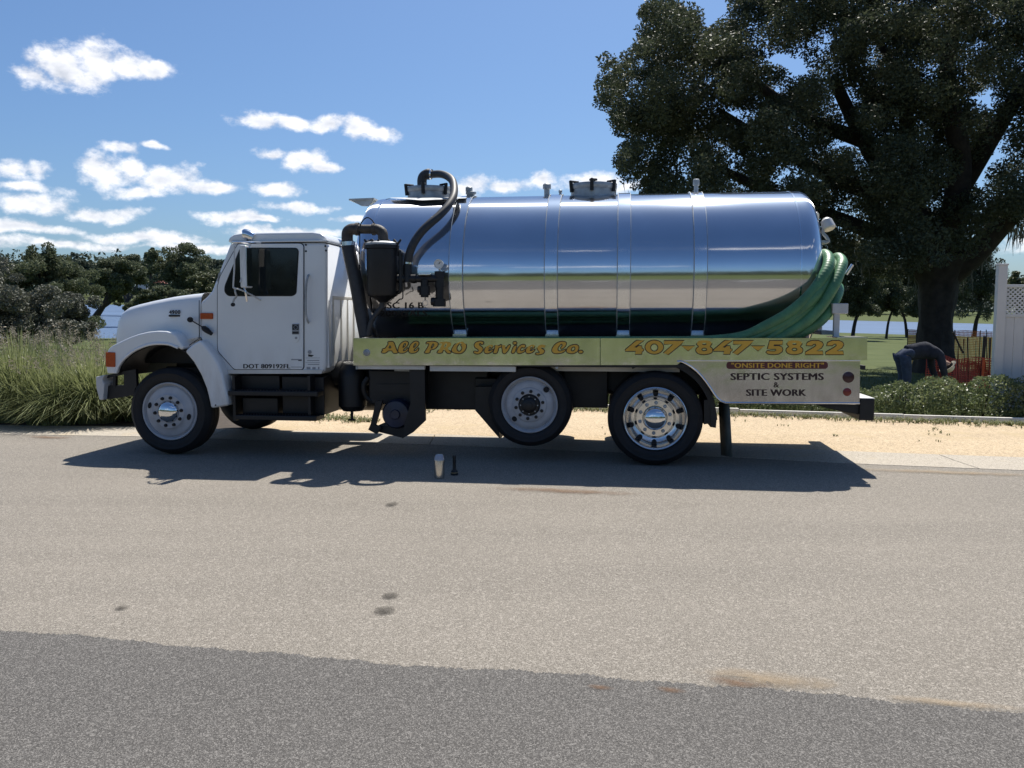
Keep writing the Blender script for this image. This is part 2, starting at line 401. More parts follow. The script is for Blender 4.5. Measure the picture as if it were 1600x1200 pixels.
def smoothpath(pts, n=8):
    P = [np.array(p, float) for p in pts]; P = [2*P[0]-P[1]] + P + [2*P[-1]-P[-2]]; out = []
    for i in range(1, len(P) - 2):
        for k in range(n):
            t = k / n; a, b, c, d = P[i-1], P[i], P[i+1], P[i+2]
            out.append(0.5 * ((2*b) + (c-a)*t + (2*a-5*b+4*c-d)*t*t + (3*b-a-3*c+d)*t**3))
    out.append(P[-2]); return [tuple(p) for p in out]
def fast_mesh(name, verts, quads, m, tri=False):
    k = 3 if tri else 4
    me = bpy.data.meshes.new(name)
    nv, nf = len(verts), len(quads)
    me.vertices.add(nv); me.vertices.foreach_set('co', np.ascontiguousarray(verts, dtype=np.float32).ravel())
    me.loops.add(nf * k); me.loops.foreach_set('vertex_index', np.ascontiguousarray(quads, dtype=np.int32).ravel())
    me.polygons.add(nf); me.polygons.foreach_set('loop_start', np.arange(0, nf * k, k, dtype=np.int32))
    me.update(calc_edges=True)
    me.materials.append(m)
    return me
def leaf_cloud(centers, radii, n, size, flat=0.0, shell=0.5, squash=1.0):
    """n leaf quads scattered through ellipsoids (centers Kx3, radii Kx3)"""
    centers = np.asarray(centers, float); radii = np.asarray(radii, float)
    w = np.prod(radii, axis=1) ** (2/3); w /= w.sum()
    k = rng.choice(len(centers), n, p=w)
    d = rng.normal(size=(n, 3)); d /= np.linalg.norm(d, axis=1)[:, None]
    r = rng.random(n) ** (1/3 * (1 - shell) + 0.08)
    p = centers[k] + d * radii[k] * r[:, None]
    a = rng.normal(size=(n, 3)); a[:, 2] *= (1 - flat); a /= np.linalg.norm(a, axis=1)[:, None]
    b = rng.normal(size=(n, 3)); b -= a * (a * b).sum(1)[:, None]; b /= np.linalg.norm(b, axis=1)[:, None]
    s = size * (0.6 + 0.8 * rng.random(n))[:, None]
    a = a * s; b = b * s * 0.5
    V = np.stack([p - a, p + b, p + a, p - b], 1).reshape(-1, 3)
    Q = np.arange(4 * n).reshape(-1, 4)
    return V, Q

# ---------------------------------------------------------------- ground, roads, water
def lerp(a, b, t): return a + (b - a) * t
def sstep(x, a, b):
    t = np.clip((x - a) / (b - a), 0, 1); return t * t * (3 - 2 * t)
LAKE = 1.63
def terrain_z(x, y):
    r = math.hypot(x, y); a = math.degrees(math.atan2(x, y))
    t = float(sstep(a, -14, 14))
    near = lerp(72, 144, t); far = lerp(400, 352, t)
    xs = [0, 16, 50, near * 0.85, near, near + 14, far - 12, far, far + 110, far + 400, 1200]
    ys = [-0.03, -0.06, -0.55, -1.2, -LAKE - .02, -3, -3, -LAKE, lerp(2.6, 2.2, t), 4, 6]
    z = gp(x, y) + float(np.interp(r, xs, ys))
    ff = 1 - float(sstep(abs(a), 55, 85))
    return lerp(-0.03, lerp(-0.03, z, float(sstep(r, 13, 45))), ff)
NA, rings = 288, list(np.concatenate([[0.0], np.geomspace(3, 900, 120)]))
tv, tf = [], []
for r in rings:
    for k in range(NA):
        a = 2 * math.pi * k / NA; x, y = r * math.sin(a), r * math.cos(a)
        tv.append((x, y, terrain_z(x, y)))
for i in range(len(rings) - 1):
    for k in range(NA):
        k2 = (k + 1) % NA
        tf.append((i*NA+k, (i+1)*NA+k, (i+1)*NA+k2, i*NA+k2))
me = fast_mesh('lawn', np.array(tv), np.array(tf), MT['lawn'])
for p in me.polygons: p.use_smooth = True
tag(put('lawn', me, None), kind='structure')
wm = MB(); wm.add([(x, y, gp(x, y) - LAKE) for x, y in ((-700, 30), (700, 30), (700, 700), (-700, 700))], [(0, 1, 2, 3)])
tag(part('lake_water', wm, MT['water'], smooth=False), kind='structure')

# gutter line along the far side of the road
GP = [ground(*p) for p in ((0, 679), (198, 682), (690, 695.6), (1147, 714.5), (1334, 725), (1600, 735.5))]
gx = [p.x for p in GP]; gy = [p.y for p in GP]
def gut(x):
    if x < gx[0]: return gy[0] - 0.10 * (x - gx[0])
    if x > gx[-1]: return gy[-1] - 0.2 * (x - gx[-1])
    return float(np.interp(x, gx, gy))
GW = 0.86
def sheet(name, m, xs, ylo, yhi, z, jit=0.0, jlo=0.0, kind='structure', n=6):
    vs, fs = [], []
    for i, x in enumerate(xs):
        a = ylo(x) + (random.uniform(-jlo, jlo) if jlo else 0); b = yhi(x) + (random.uniform(-jit, jit) if jit else 0)
        for k in range(n + 1): vs.append((x, lerp(a, b, k / n), z))
    for i in range(len(xs) - 1):
        for k in range(n):
            q = i * (n + 1) + k; fs.append((q, q + n + 1, q + n + 2, q + 1))
    mb = MB().add(vs, fs)
    return tag(part(name, mb, m, smooth=False), kind=kind)
XS = list(np.arange(-60, 60.01, 0.5))
road = sheet('road', MT['tan'], XS, lambda x: -4.0 - 0.1 * x, gut, 0.0)
ED = [ground(0, 988), ground(800, 1051), ground(1600, 1112)]
es = (ED[2].y - ED[0].y) / (ED[2].x - ED[0].x)
def edge(x): return ED[0].y + es * (x - ED[0].x) + 0.018 * math.sin(x * 2.1) + 0.012 * math.sin(x * 5.3 + 1) + 0.008 * math.sin(x * 17 + 2) + 0.005 * math.sin(x * 41)
XF = list(np.concatenate([np.arange(-60, -4, 0.5), np.arange(-4, 4, 0.007), np.arange(4, 60, 0.5)]))
sheet('parking_lane', MT['asphalt'], XF, lambda x: -8.2 - 0.1 * x, edge, 0.005, jit=0.011, n=2)
# concrete gutter laid in slabs with open joints
gutter = tag(part('kerb', MB().add([(x, gut(x) + d, -0.012) for x in XS for d in (0.0, GW)],
             [(2*i, 2*i+2, 2*i+3, 2*i+1) for i in range(len(XS) - 1)]), MT['seam'], smooth=False), kind='structure')
jx = ground(1492, 720).x
j = jx - 3.05 * 10
while j < 22:
    mb = MB(); vs = []; x0, x1 = j + 0.006, j + 3.044
    xx = np.linspace(x0, x1, 7)
    for x in xx:
        g = gut(x) + 0.003
        vs += [(x, g, -0.02), (x, g, 0.004), (x, g + GW * .62, 0.004), (x, g + GW * .68, 0.006), (x, g + GW, 0.012), (x, g + GW, -0.02)]
    fs = [(i*6+k, (i+1)*6+k, (i+1)*6+k+1, i*6+k+1) for i in range(6) for k in range(5)] + [(0, 1, 2, 3, 4, 5), (41, 40, 39, 38, 37, 36)]
    mb.add(vs, fs); part('slab', mb, MT['concrete'], gutter, smooth=False)
    j += 3.05
# sandy verge between gutter and planting
EP = [ground(u, v) for u, v in ((1120, 646), (1600, 662))]
esl = (EP[1].y - EP[0].y) / (EP[1].x - EP[0].x)
def edging_y(x): return EP[0].y + esl * (x - EP[0].x) if x > -1 else EP[0].y + esl * (-1 - EP[0].x) - 0.12 * (x + 1)
VX = list(np.arange(-3.9, 25, 0.1))
sheet('sandy_verge', MT['sand'], VX, lambda x: gut(x) + GW - 0.01, lambda x: min(edging_y(x) + 0.1, 15.6), 0.0, jlo=0.03, n=8)
BX = list(np.arange(-30, -3.8, 0.1))
sheet('planting_bed', MT['soil'], BX, lambda x: gut(x) + GW - 0.01, lambda x: gut(x) + GW + 4.5, 0.004 + 0.0, jit=.2, jlo=.02, n=4)
# loose sand and rusty dirt on the road
def dirt(u, v, a, b, m, z=.0085):
    c = ground(u, v, 0); n = 28
    o = part('road_dirt', MB().add([(0, 0, 0)] + [(a * math.cos(k * 2 * math.pi / n), b * math.sin(k * 2 * math.pi / n), 0) for k in range(n)], [(0, k + 1, (k + 1) % n + 1) for k in range(n)]), m, smooth=False)
    o.location = (c.x, c.y, z); o.rotation_euler.z = -.19; return tag(o, kind='structure')
d_rust = dustmat('rusty dirt', (0.20, 0.115, 0.065)); d_sand = dustmat('drifted sand', (0.36, 0.275, 0.18)); d_dark = dustmat('tar spot', (0.04, 0.036, 0.032), .25, 9.0)
for (u, v, a, b, m) in ((1152, 1068, .16, .06, d_rust), (1048, 1080, .08, .035, d_rust), (938, 1076, .07, .03, d_rust), (75, 684, .4, .13, d_rust), (1195, 1062, .35, .10, d_sand), (1480, 1100, .3, .04, d_sand),
    (880, 768, .8, .12, d_rust), (1480, 739, 1.2, .12, d_sand), (610, 932, .05, .06, d_dark), (601, 955, .06, .07, d_dark), (190, 951, .035, .04, d_dark), (612, 789, .05, .09, d_dark)):
    dirt(u, v, a, b, m, .0085 if m is not d_dark else .0075)
# painted bay lines behind the photographer
for (x0, y0, dx, dy) in ((-5.5, -3.5, 1.5, -4.0), (-1.5, -3.5, 1.5, -4.0), (2.5, -3.5, 1.5, -4.0), (6.5, -3.5, 1.5, -4.0)):
    tag(part('road_marking', MB().add([(x0, y0, .011), (x0 + .12, y0, .011), (x0 + .12 + dx, y0 + dy, .011), (x0 + dx, y0 + dy, .011)], [(0, 1, 2, 3)]), MT['mark'], smooth=False), kind='structure')

# ---------------------------------------------------------------- vegetation
LEAF = {
    'oak': leafmat('live oak leaves', (0.056, 0.068, 0.040), (0.098, 0.114, 0.066), 0.55, 0.26, 0.18),
    'tree': leafmat('tree leaves', (0.085, 0.105, 0.060), (0.155, 0.175, 0.100), 0.6, 0.28, 0.15),
    'grey': leafmat('greyish brush leaves', (0.098, 0.102, 0.076), (0.155, 0.160, 0.120), 0.55, 0.18, 0.3),
    'olive': leafmat('olive green leaves', (0.085, 0.100, 0.045), (0.14, 0.155, 0.075), 0.5, 0.2, 0.3),
    'far': leafmat('far woods', (0.060, 0.078, 0.052), (0.095, 0.112, 0.070), 0.7, 0.1, 0.2, scale=.12),
    'hedge': leafmat('glossy hedge leaves', (0.105, 0.140, 0.052), (0.22, 0.25, 0.12), 0.42, 0.36, 0.45, scale=3),
    'grass': leafmat('fountain grass blades', (0.15, 0.18, 0.06), (0.36, 0.385, 0.19), 0.4, 0.38, 0.5, scale=5),
    'plume': leafmat('dry grass plumes', (0.30, 0.26, 0.20), (0.42, 0.38, 0.30), 0.7, 0.3, 0.2),
    'weed': leafmat('weeds', (0.09, 0.11, 0.03), (0.17, 0.17, 0.06), 0.6, 0.25, 0.3, scale=6),
    'moss': leafmat('hanging moss', (0.12, 0.12, 0.10), (0.20, 0.20, 0.17), 0.8, 0.3, 0.2),
}
def crown_mesh(name, blobs_, n, size, m, sub=7, subr=0.34, shell=0.2, flat=0.2):
    """blobs: (center, radii); each is broken into smaller clumps for an uneven outline"""
    C, RR = [], []
    for (c, r) in blobs_:
        c = np.array(c, float); r = np.array(r, float)
        for k in range(sub):
            d = rng.normal(size=3); d /= np.linalg.norm(d)
            q = rng.uniform(0.25, 1.22)
            C.append(c + d * r * q); RR.append(r * subr * rng.uniform(0.65, 1.2))
    V, Q = leaf_cloud(C, RR, n, size, flat, shell)
    return fast_mesh(name, V, Q, m)
def tree(name, label, base, blobs_, n, size, leaf, trunk_r, group=None, limbs=4, sub=26, cat='tree', lean=None):
    b = Vector(base)
    root = empty(name, b); tag(root, label, cat, group)
    bl = [(tuple(Vector(c) - b), r) for c, r in blobs_]
    put('crown', crown_mesh('crown', bl, n, size, LEAF[leaf], sub=sub), None, root)
    mb = MB()
    top = sum((Vector(c) for c, r in bl), Vector()) / len(bl)
    mid = Vector((top.x * .45, top.y * .45, top.z * .5)) if lean is None else Vector(lean)
    mb.tube(smoothpath([(0, 0, -0.3), (mid.x * .3, mid.y * .3, mid.z * .5), tuple(mid), tuple(mid.lerp(top, .75))], 4), [trunk_r * q for q in np.linspace(1.1, .45, 13)], 9)
    for (c, r) in bl[:limbs]:
        c = Vector(c)
        mb.tube(smoothpath([tuple(mid), tuple(mid.lerp(c, .5) + Vector((0, 0, -.1 * r[2]))), tuple(c)], 4), [trunk_r * q for q in np.linspace(.55, .12, 9)], 7)
    part('trunk', mb, MT['bark'], root)
    return root
def pxb(u, v, ru, rv, D, dep=1.0):
    """an ellipsoid crown lump seen at (u, v), standing D metres off"""
    c = at(u, v, D); k = D / F
    return (tuple(c), (ru * k, ru * k * dep, rv * k))

# far woods beyond the lake, one mass; and the woods behind the photographer seen only as reflections
C, RR = [], []
for k in range(420):
    a = rng.uniform(-44, 44); t = float(sstep(a, -14, 14))
    r = lerp(lerp(400, 352, t) + 75, 760, rng.random() ** 1.8)
    x, y = r * math.sin(R(a)), r * math.cos(R(a)); h = rng.uniform(16, 25) if a < 0 else rng.uniform(12, 21)
    z = terrain_z(x, y)
    C.append((x, y, z + h * .5)); RR.append((rng.uniform(5, 9), rng.uniform(5, 9), h * .55))
V, Q = leaf_cloud(C, RR, 60000, 1.15, 0.1, 0.5)
tag(put('far_woods', fast_mesh('far_woods', V, Q, LEAF['far']), None), kind='stuff')
C, RR = [], []
for k in range(230):
    a = rng.uniform(95, 265); r = rng.uniform(95, 135); h = rng.uniform(8, 12) + (5 if 115 < a < 165 else 0)
    C.append((r * math.sin(R(a)), r * math.cos(R(a)), h * .45)); RR.append((5, 5, h * .55))
V, Q = leaf_cloud(C, RR, 26000, 0.85, 0.1, 0.6)
tag(put('roadside_woods', fast_mesh('roadside_woods', V, Q, LEAF['far']), None), kind='stuff')

def gz(u, D):
    p = at(u, 560, D); return (p.x, D, terrain_z(p.x, D) - 0.05)
# trees and brush on the lake side, left
tree('brush_tree', 'grey green brush tree with a thin pale top at the left edge of the picture', gz(62, 32), [pxb(60, 404, 24, 20, 32), pxb(75, 420, 30, 20, 32), pxb(40, 440, 60, 34, 32), pxb(95, 450, 48, 34, 32), pxb(70, 490, 75, 34, 32)], 44200, 0.053, 'tree', .16)
tree('brush_tree', 'dusty grey brush standing low behind the tall grass at the far left', gz(20, 24), [pxb(10, 470, 60, 36, 24), pxb(-40, 450, 60, 50, 24), pxb(60, 490, 45, 34, 24), pxb(15, 515, 85, 25, 24)], 44200, 0.043, 'grey', .13)
tree('brush_tree', 'dusty grey brush beside the leaning tree at the water', gz(110, 27), [pxb(112, 488, 34, 30, 27), pxb(122, 512, 22, 18, 27), pxb(85, 515, 45, 22, 27)], 26000, 0.043, 'grey', .12)
tree('leaning_tree', 'leaning tree with hanging moss reaching over the lake', gz(140, 44), [pxb(182, 425, 34, 22, 44), pxb(172, 446, 18, 18, 44), pxb(195, 445, 22, 18, 44), pxb(182, 465, 9, 10, 44)], 33800, 0.062, 'tree', .22,
     lean=tuple(at(160, 480, 44) - Vector(gz(140, 44))))
tree('round_tree', 'tall dark round tree rising just left of the cab hood', gz(280, 60), [pxb(287, 410, 36, 24, 60), pxb(270, 424, 26, 20, 60), pxb(305, 436, 32, 26, 60), pxb(285, 460, 44, 24, 60), pxb(300, 476, 50, 16, 60), pxb(240, 400, 13, 13, 60)], 44200, 0.081, 'tree', .3)
tree('slim_tree', 'slim dark tree between the round tree and the leaning tree', gz(238, 66), [pxb(236, 402, 11, 12, 66), pxb(234, 420, 15, 12, 66)], 15600, 0.081, 'tree', .2)
tree('small_tree', 'olive green small tree in front of the round tree above the hood', gz(322, 50), [pxb(322, 440, 24, 18, 50), pxb(338, 455, 22, 18, 50), pxb(300, 465, 24, 14, 50)], 18200, 0.062, 'olive', .15)
tree('small_tree', 'olive green small tree with a broad top behind the leaning tree', gz(200, 95), [pxb(205, 414, 26, 14, 95), pxb(178, 420, 22, 12, 95), pxb(220, 428, 20, 12, 95)], 18200, 0.099, 'olive', .25)
tree('shore_bush', 'dark bush on the near shore just above the nose of the hood', gz(248, 40), [pxb(208, 474, 20, 9, 40), pxb(232, 468, 18, 10, 40), pxb(255, 462, 26, 14, 40), pxb(285, 466, 22, 12, 40)], 18200, 0.056, 'tree', .1, cat='bush')
tree('skyline_tree', 'lone skyline tree poking over the far woods left of the round tree', gz(115, 300), [pxb(115, 399, 7, 4, 300), pxb(113, 408, 6, 5, 300)], 2340, 0.248, 'far', .5)

# two houses with red tiled roofs across the lake
wallm = mat('pale stucco', (0.50, 0.44, 0.38), .8, var=.05); roofm = mat('red clay roof tiles', (0.30, 0.10, 0.075), .8, var=.2, scale=2)
for (u0, u1, v0, v1, v2, D, lab) in ((214.5, 230, 436, 440.5, 445, 200, 'small red roofed house across the lake behind the leaning tree'), (236, 256, 438.5, 442, 446.5, 205, 'wider low house with a brownish red roof right of the first one across the lake')):
    p0, p1, pr, pe, pw = at(u0, v1, D), at(u1, v1, D), at(u0, v0, D), at(u0, v1, D), at(u0, v2 + 8, D)
    wd = p1.x - p0.x; hh_ = empty('house', (p0.x + wd / 2, D, pw.z)); tag(hh_, lab, 'house', 'houses across the lake')
    ez, rz2 = pe.z - pw.z, pr.z - pw.z
    part('wall', MB().box(-wd * .45, wd * .45, 0, wd * .6, 0, ez), wallm, hh_)
    part('roof', MB().add([(-wd*.55, -wd*.08, ez - .1), (wd*.55, -wd*.08, ez - .1), (wd*.55, wd*.68, ez - .1), (-wd*.55, wd*.68, ez - .1), (-wd*.3, wd*.3, rz2), (wd*.3, wd*.3, rz2)], [(0,1,5,4),(1,2,5),(2,3,4,5),(3,0,4),(3,2,1,0)]), roofm, hh_, smooth=False)
    for k_ in (-.25, .15): part('window', MB().box(wd * k_ - wd*.06, wd * k_ + wd*.06, -.05, .05, ez * .72, ez * .86), MT['glass'], hh_)

for (lab, u, D, bl_) in (('broad hazy tree low on the skyline just left of the leaning tree', 130, 130, [(110, 424, 30, 16), (140, 418, 24, 14), (95, 436, 34, 16), (150, 434, 26, 14), (60, 430, 34, 16)]),
                         ('broad hazy tree beyond the round tree and the cab', 310, 140, [(300, 420, 34, 16), (330, 416, 24, 14), (345, 432, 24, 16), (268, 420, 26, 14)]),
                         ('broad hazy tree at the far left behind the brush', 10, 120, [(10, 424, 34, 18), (-20, 420, 30, 18), (38, 430, 30, 16)]),
                         ('pale broad tree rising behind the top of the leaning tree', 200, 150, [(190, 418, 30, 12), (215, 424, 26, 12), (170, 428, 26, 12)])):
    tree('hazy_tree', lab, gz(u, D), [pxb(a_, b_, c_, d_, D) for a_, b_, c_, d_ in bl_], 16000, .19, 'far', .3)
# the great live oak
OD = 25.0
ob = Vector(gz(1462, OD))
oak = empty('oak_tree', ob)
tag(oak, 'huge dark live oak with a thick trunk spreading over the lawn behind the truck', 'tree')
poly = [(935,150),(948,92),(985,84),(1004,62),(1003,20),(1020,-10),(1050,0),(1090,22),(1100,50),(1140,38),(1150,-10),(1150,-70),(1250,-120),(1500,-135),(1760,-90),(1800,120),(1760,300),(1640,335),(1560,330),(1505,400),(1440,432),(1390,455),(1320,440),(1240,395),(1120,345),(1030,335),(985,290),(960,240),(975,215),(955,185)]
def inside(x, y, P):
    c = False; n = len(P)
    for i in range(n):
        x1, y1 = P[i]; x2, y2 = P[(i + 1) % n]
        if (y1 > y) != (y2 > y) and x < (x2 - x1) * (y - y1) / (y2 - y1) + x1: c = not c
    return c
HOLES = [(1213,95,10,6),(1245,112,8,7),(1520,265,12,12),(1340,210,9,12),(1545,150,10,8),(1110,120,9,8),(1290,60,8,10),(1465,110,9,9),(1560,235,12,12)]
C, RR = [], []
tries = 0
while len(C) < 960 and tries < 20000:
    tries += 1
    u, v = rng.uniform(930, 1800), rng.uniform(-200, 425)
    if not (inside(u - 16, v, poly) and inside(u + 10, v, poly) and inside(u, v - 10, poly)): continue
    if any(((u-a)/(ra+15))**2 + ((v-b)/(rb+15))**2 < 1 for a, b, ra, rb in HOLES): continue
    D = OD + max(-3.4, rng.normal() * 2.4) - 0.3
    if v > 400 and rng.random() < .25: continue
    c = at(u, v, D); q = rng.uniform(.2, .55)
    C.append(tuple(c - ob)); RR.append((q * 1.25, q * 1.25, q))
k = 0
while k < 520:          # loose sprays along the rim
    u, v = rng.uniform(925, 1800), rng.uniform(-140, 430)
    if not inside(u, v, poly) or (inside(u - 34, v, poly) and inside(u + 26, v, poly) and inside(u, v - 26, poly) and inside(u, v + 26, poly)): continue
    c = at(u, v, OD + rng.normal() * 1.8); q = rng.uniform(.10, .26); C.append(tuple(c - ob)); RR.append((q * 1.3, q * 1.3, q)); k += 1
V, Q = leaf_cloud(C, RR, 540000, 0.047, 0.15, 0.15)
put('crown', fast_mesh('crown', V, Q, LEAF['oak']), None, oak)
def opx(u, v, D=OD): return tuple(at(u, v, D) - ob)
mb = MB()
tr = lambda w, D=OD: w / F * D / 2
mb.tube(smoothpath([opx(1458, 640), opx(1460, 585), opx(1461, 545), opx(1462, 500), opx(1466, 445), opx(1468, 400)], 4),
        [tr(w) for w in np.interp(range(21), [0, 2, 4, 8, 12, 16, 20], [112, 92, 69, 53, 48, 57, 100])], 40)
for i_, q_ in enumerate(mb.v):
    a_ = (i_ % 40) / 40 * 2 * math.pi; c_ = (opx(1463, 500)[0], opx(1463, 500)[1]); w_ = 1 + .035 * math.sin(a_ * 7 + q_[2] * 1.3) + .025 * math.sin(a_ * 13 - q_[2] * 3.1) + .02 * math.sin(a_ * 4 + q_[2] * 6)
    mb.v[i_] = (c_[0] + (q_[0] - c_[0]) * w_, c_[1] + (q_[1] - c_[1]) * w_, q_[2])
for pts, w0, w1 in [([(1478,432),(1520,398),(1570,345),(1640,275),(1720,200)], 44, 20), ([(1462,425),(1436,370),(1400,300),(1350,220),(1300,120)], 44, 16),
                    ([(1472,420),(1488,340),(1500,250),(1480,120),(1500,0)], 46, 16), ([(1452,410),(1380,370),(1280,330),(1180,290),(1080,240)], 30, 9),
                    ([(1500,290),(1545,220),(1600,130),(1640,40)], 36, 10), ([(1400,300),(1330,290),(1230,240),(1120,170)], 32, 8), ([(1440,370),(1420,260),(1410,140),(1360,40)], 34, 9), ([(1350,220),(1250,180),(1150,110),(1060,90)], 24, 6)]:
    ds = np.cumsum([0] + [rng.uniform(-.9, .6) for _ in pts[1:]])
    pp = smoothpath([opx(u, v, OD + d) for (u, v), d in zip(pts, ds)], 5)
    mb.tube(pp, [tr(w) for w in np.linspace(w0, w1, len(pp))], 12)
part('trunk', mb, MT['bark'], oak)
# moss strands hanging from the limbs
V, Q = [], []
for (u, v, l, k) in [(1585,345,38,26),(1597,350,32,20),(1545,395,30,8),(1575,330,25,10),(1400,405,30,10),(1350,400,32,12),(1300,370,30,12),(1240,360,20,8),(1515,430,26,8),(1420,430,26,8),(985,285,22,6),(1120,330,16,6)]:
    for i in range(k):
        a = np.array(opx(u + rng.normal() * 9, v + rng.normal() * 8, OD + rng.normal() * .6)); ln_ = l / F * OD * rng.uniform(.4, 1.15)
        w = rng.uniform(.008, .02); th = rng.uniform(0, 3.14); dx = np.array([math.cos(th), math.sin(th), 0]) * w
        m_ = a + np.array([rng.normal() * .04, rng.normal() * .04, -ln_ * .5]); e_ = a + np.array([rng.normal() * .05, rng.normal() * .05, -ln_])
        o = len(V); V += [a - dx, a + dx, m_ + dx * 1.3, m_ - dx * 1.3, e_ + dx * .2, e_ - dx * .2]; Q += [(o, o+1, o+2, o+3), (o+3, o+2, o+4, o+5)]
put('hanging_moss', fast_mesh('hanging_moss', np.array(V), np.array(Q), LEAF['moss']), None, oak)['kind'] = 'stuff'

# smaller trees under and beyond the oak
tree('shore_tree', 'small dark shore tree nearest the rear of the truck', gz(1330, 75), [pxb(1335, 430, 38, 30, 75), pxb(1310, 455, 30, 26, 75), pxb(1355, 462, 26, 22, 75), pxb(1340, 482, 24, 12, 75), pxb(1318, 478, 18, 12, 75), pxb(1330, 400, 40, 26, 75)], 36400, 0.093, 'oak', .17, lean=(.9, .2, 3.4))
tree('shore_tree', 'double stemmed shore tree close to the left of the oak trunk', gz(1416, 95), [pxb(1415, 450, 30, 24, 95), pxb(1400, 420, 36, 26, 95), pxb(1435, 425, 26, 30, 95), pxb(1418, 478, 26, 14, 95), pxb(1432, 486, 12, 8, 95)], 33800, 0.105, 'oak', .16, lean=(-1.0, .2, 4.0))
tree('shore_tree', 'slender shore tree midway between the truck and the oak trunk', gz(1383, 85), [pxb(1384, 455, 24, 24, 85), pxb(1375, 425, 24, 24, 85), pxb(1396, 478, 16, 12, 85), pxb(1370, 482, 16, 10, 85)], 23400, 0.099, 'oak', .13, lean=(.7, 0, 3.6))
tree('drooping_tree', 'dark drooping tree standing right of the oak trunk across the lawn', gz(1520, 120), [pxb(1520, 440, 34, 46, 120), pxb(1495, 455, 26, 34, 120), pxb(1545, 455, 22, 34, 120), pxb(1530, 405, 26, 22, 120)], 31200, 0.124, 'oak', .3, lean=(.8, 0, 4.5))
tree('bushy_tree', 'bushy green tree showing over the white fence', gz(1585, 62), [pxb(1586, 440, 16, 14, 62), pxb(1606, 446, 20, 14, 62), pxb(1590, 462, 30, 22, 62)], 13000, 0.087, 'olive', .2)

# fountain grass, one clump each
def grass_clump(label, x, y, h, spread, n, plumes=40):
    z0 = -0.03
    root = empty('fountain_grass', (x, y, z0)); tag(root, label, 'ornamental grass', 'fountain grass clumps beside the road')
    V, Q = [], []
    th = rng.uniform(0, 2 * math.pi, n); ln_ = h * rng.uniform(.62, 1.12, n); out = spread * rng.uniform(.05, 1.0, n) ** .8
    r0 = rng.uniform(0, .42, n); w = rng.uniform(.0045, .0105, n); tw = rng.normal(size=n) * .35
    seg = [0, .28, .52, .74, .9, 1.0]
    dirx, diry = np.cos(th), np.sin(th); px, py = -np.sin(th + tw), np.cos(th + tw)
    ring = []
    for s in seg:
        rad = r0 + out * s ** 1.7; hz = np.maximum(.01, ln_ * (s - .80 * (out / spread) ** 1.4 * s ** 2.4))
        ww = w * (1 - s) ** .6 + .0006
        cx, cy = dirx * rad, diry * rad
        ring.append((np.stack([cx - px*ww, cy - py*ww, hz], 1), np.stack([cx + px*ww, cy + py*ww, hz], 1)))
    V = np.concatenate([np.stack([a, b], 1) for a, b in ring], 1).reshape(-1, 3)
    k = len(seg) * 2; base = np.arange(n) * k
    Q = np.concatenate([np.stack([base + 2*i, base + 2*i + 1, base + 2*i + 3, base + 2*i + 2], 1) for i in range(len(seg) - 1)])
    bo = put('blades', fast_mesh('blades', V, Q, LEAF['grass']), None, root)
    if plumes:
        C = []; V, Q = [], []
        for i in range(plumes):
            a = rng.uniform(0, 2 * math.pi); o_ = rng.uniform(.1, .7) * spread; hh = h * rng.uniform(.85, 1.1)
            b0 = np.array([math.cos(a) * .1, math.sin(a) * .1, .3]); b1 = np.array([math.cos(a) * o_, math.sin(a) * o_, hh])
            for q in range(26):
                c = b0 + (b1 - b0) * rng.uniform(.82, 1.0); d = rng.normal(size=3) * .02; e_ = rng.normal(size=3) * .004
                o = len(V); V += [c, c + d + e_, c + d * 1.3, c + d - e_]; Q.append((o, o+1, o+2, o+3))
        put('plumes', fast_mesh('plumes', np.array(V), np.array(Q), LEAF['plume']), None, root)
    return root
def gc(u, v): p = ground(u, v); return p.x, p.y
for lab, (x, y), h, sp, n in [
    ('tall clump of fountain grass at the left edge of the picture', gc(35, 656), 1.42, 1.15, 3000),
    ('fountain grass clump bending toward the front bumper', gc(152, 658), 1.18, 1.15, 3000),
    ('fountain grass clump standing behind the two in front, at the foot of the brush', gc(85, 636), 1.4, 1.0, 2200),
    ('fountain grass clump half hidden behind the front wheel', gc(238, 655), 1.15, .9, 2600),
    ('fountain grass clump at the kerb between the left border and the bumper', gc(92, 661), 1.05, 1.0, 1800),
    ('fountain grass clump partly cut off by the left border', gc(-85, 655), 1.3, .95, 2600),
    ('rearmost fountain grass clump in front of the water', gc(165, 622), 1.3, .95, 2400)]:
    grass_clump(lab, x, y, h, sp, n)

# hedge behind the pale edging
hx0, hx1 = -1.2, 10.5
n = 56000
x = rng.uniform(hx0, hx1, n)
ey = np.array([edging_y(t) for t in x])
hh = .50 + .05 * np.sin(x * 1.9) + .04 * np.sin(x * 4.7 + 1) + .12 * sstep(x, 6.3, 8.3) + .05 * np.sin(x * 9.1)
dd = 0.95
ang = rng.uniform(0, 2 * math.pi, n); rad = rng.uniform(.55, 1.0, n) ** .5
bump_ = 1 + .12 * np.sin(x * 7 + 3 * np.sin(ang * 2)) + .07 * np.sin(x * 17 + ang * 3)
yy = ey + .40 + dd / 2 + np.cos(ang) * dd / 2 * rad * bump_; zz = np.maximum(.02, hh * .5 + np.sin(ang) * hh * .5 * rad * bump_)
Pn = np.stack([x, yy, zz], 1)
a = rng.normal(size=(n, 3)); a /= np.linalg.norm(a, axis=1)[:, None]; b = rng.normal(size=(n, 3)); b -= a * (a*b).sum(1)[:, None]; b /= np.linalg.norm(b, axis=1)[:, None]
s = (.024 * (.6 + .8 * rng.random(n)))[:, None]; a *= s; b *= s * .55
V = np.stack([Pn - a, Pn + b, Pn + a, Pn - b], 1).reshape(-1, 3)
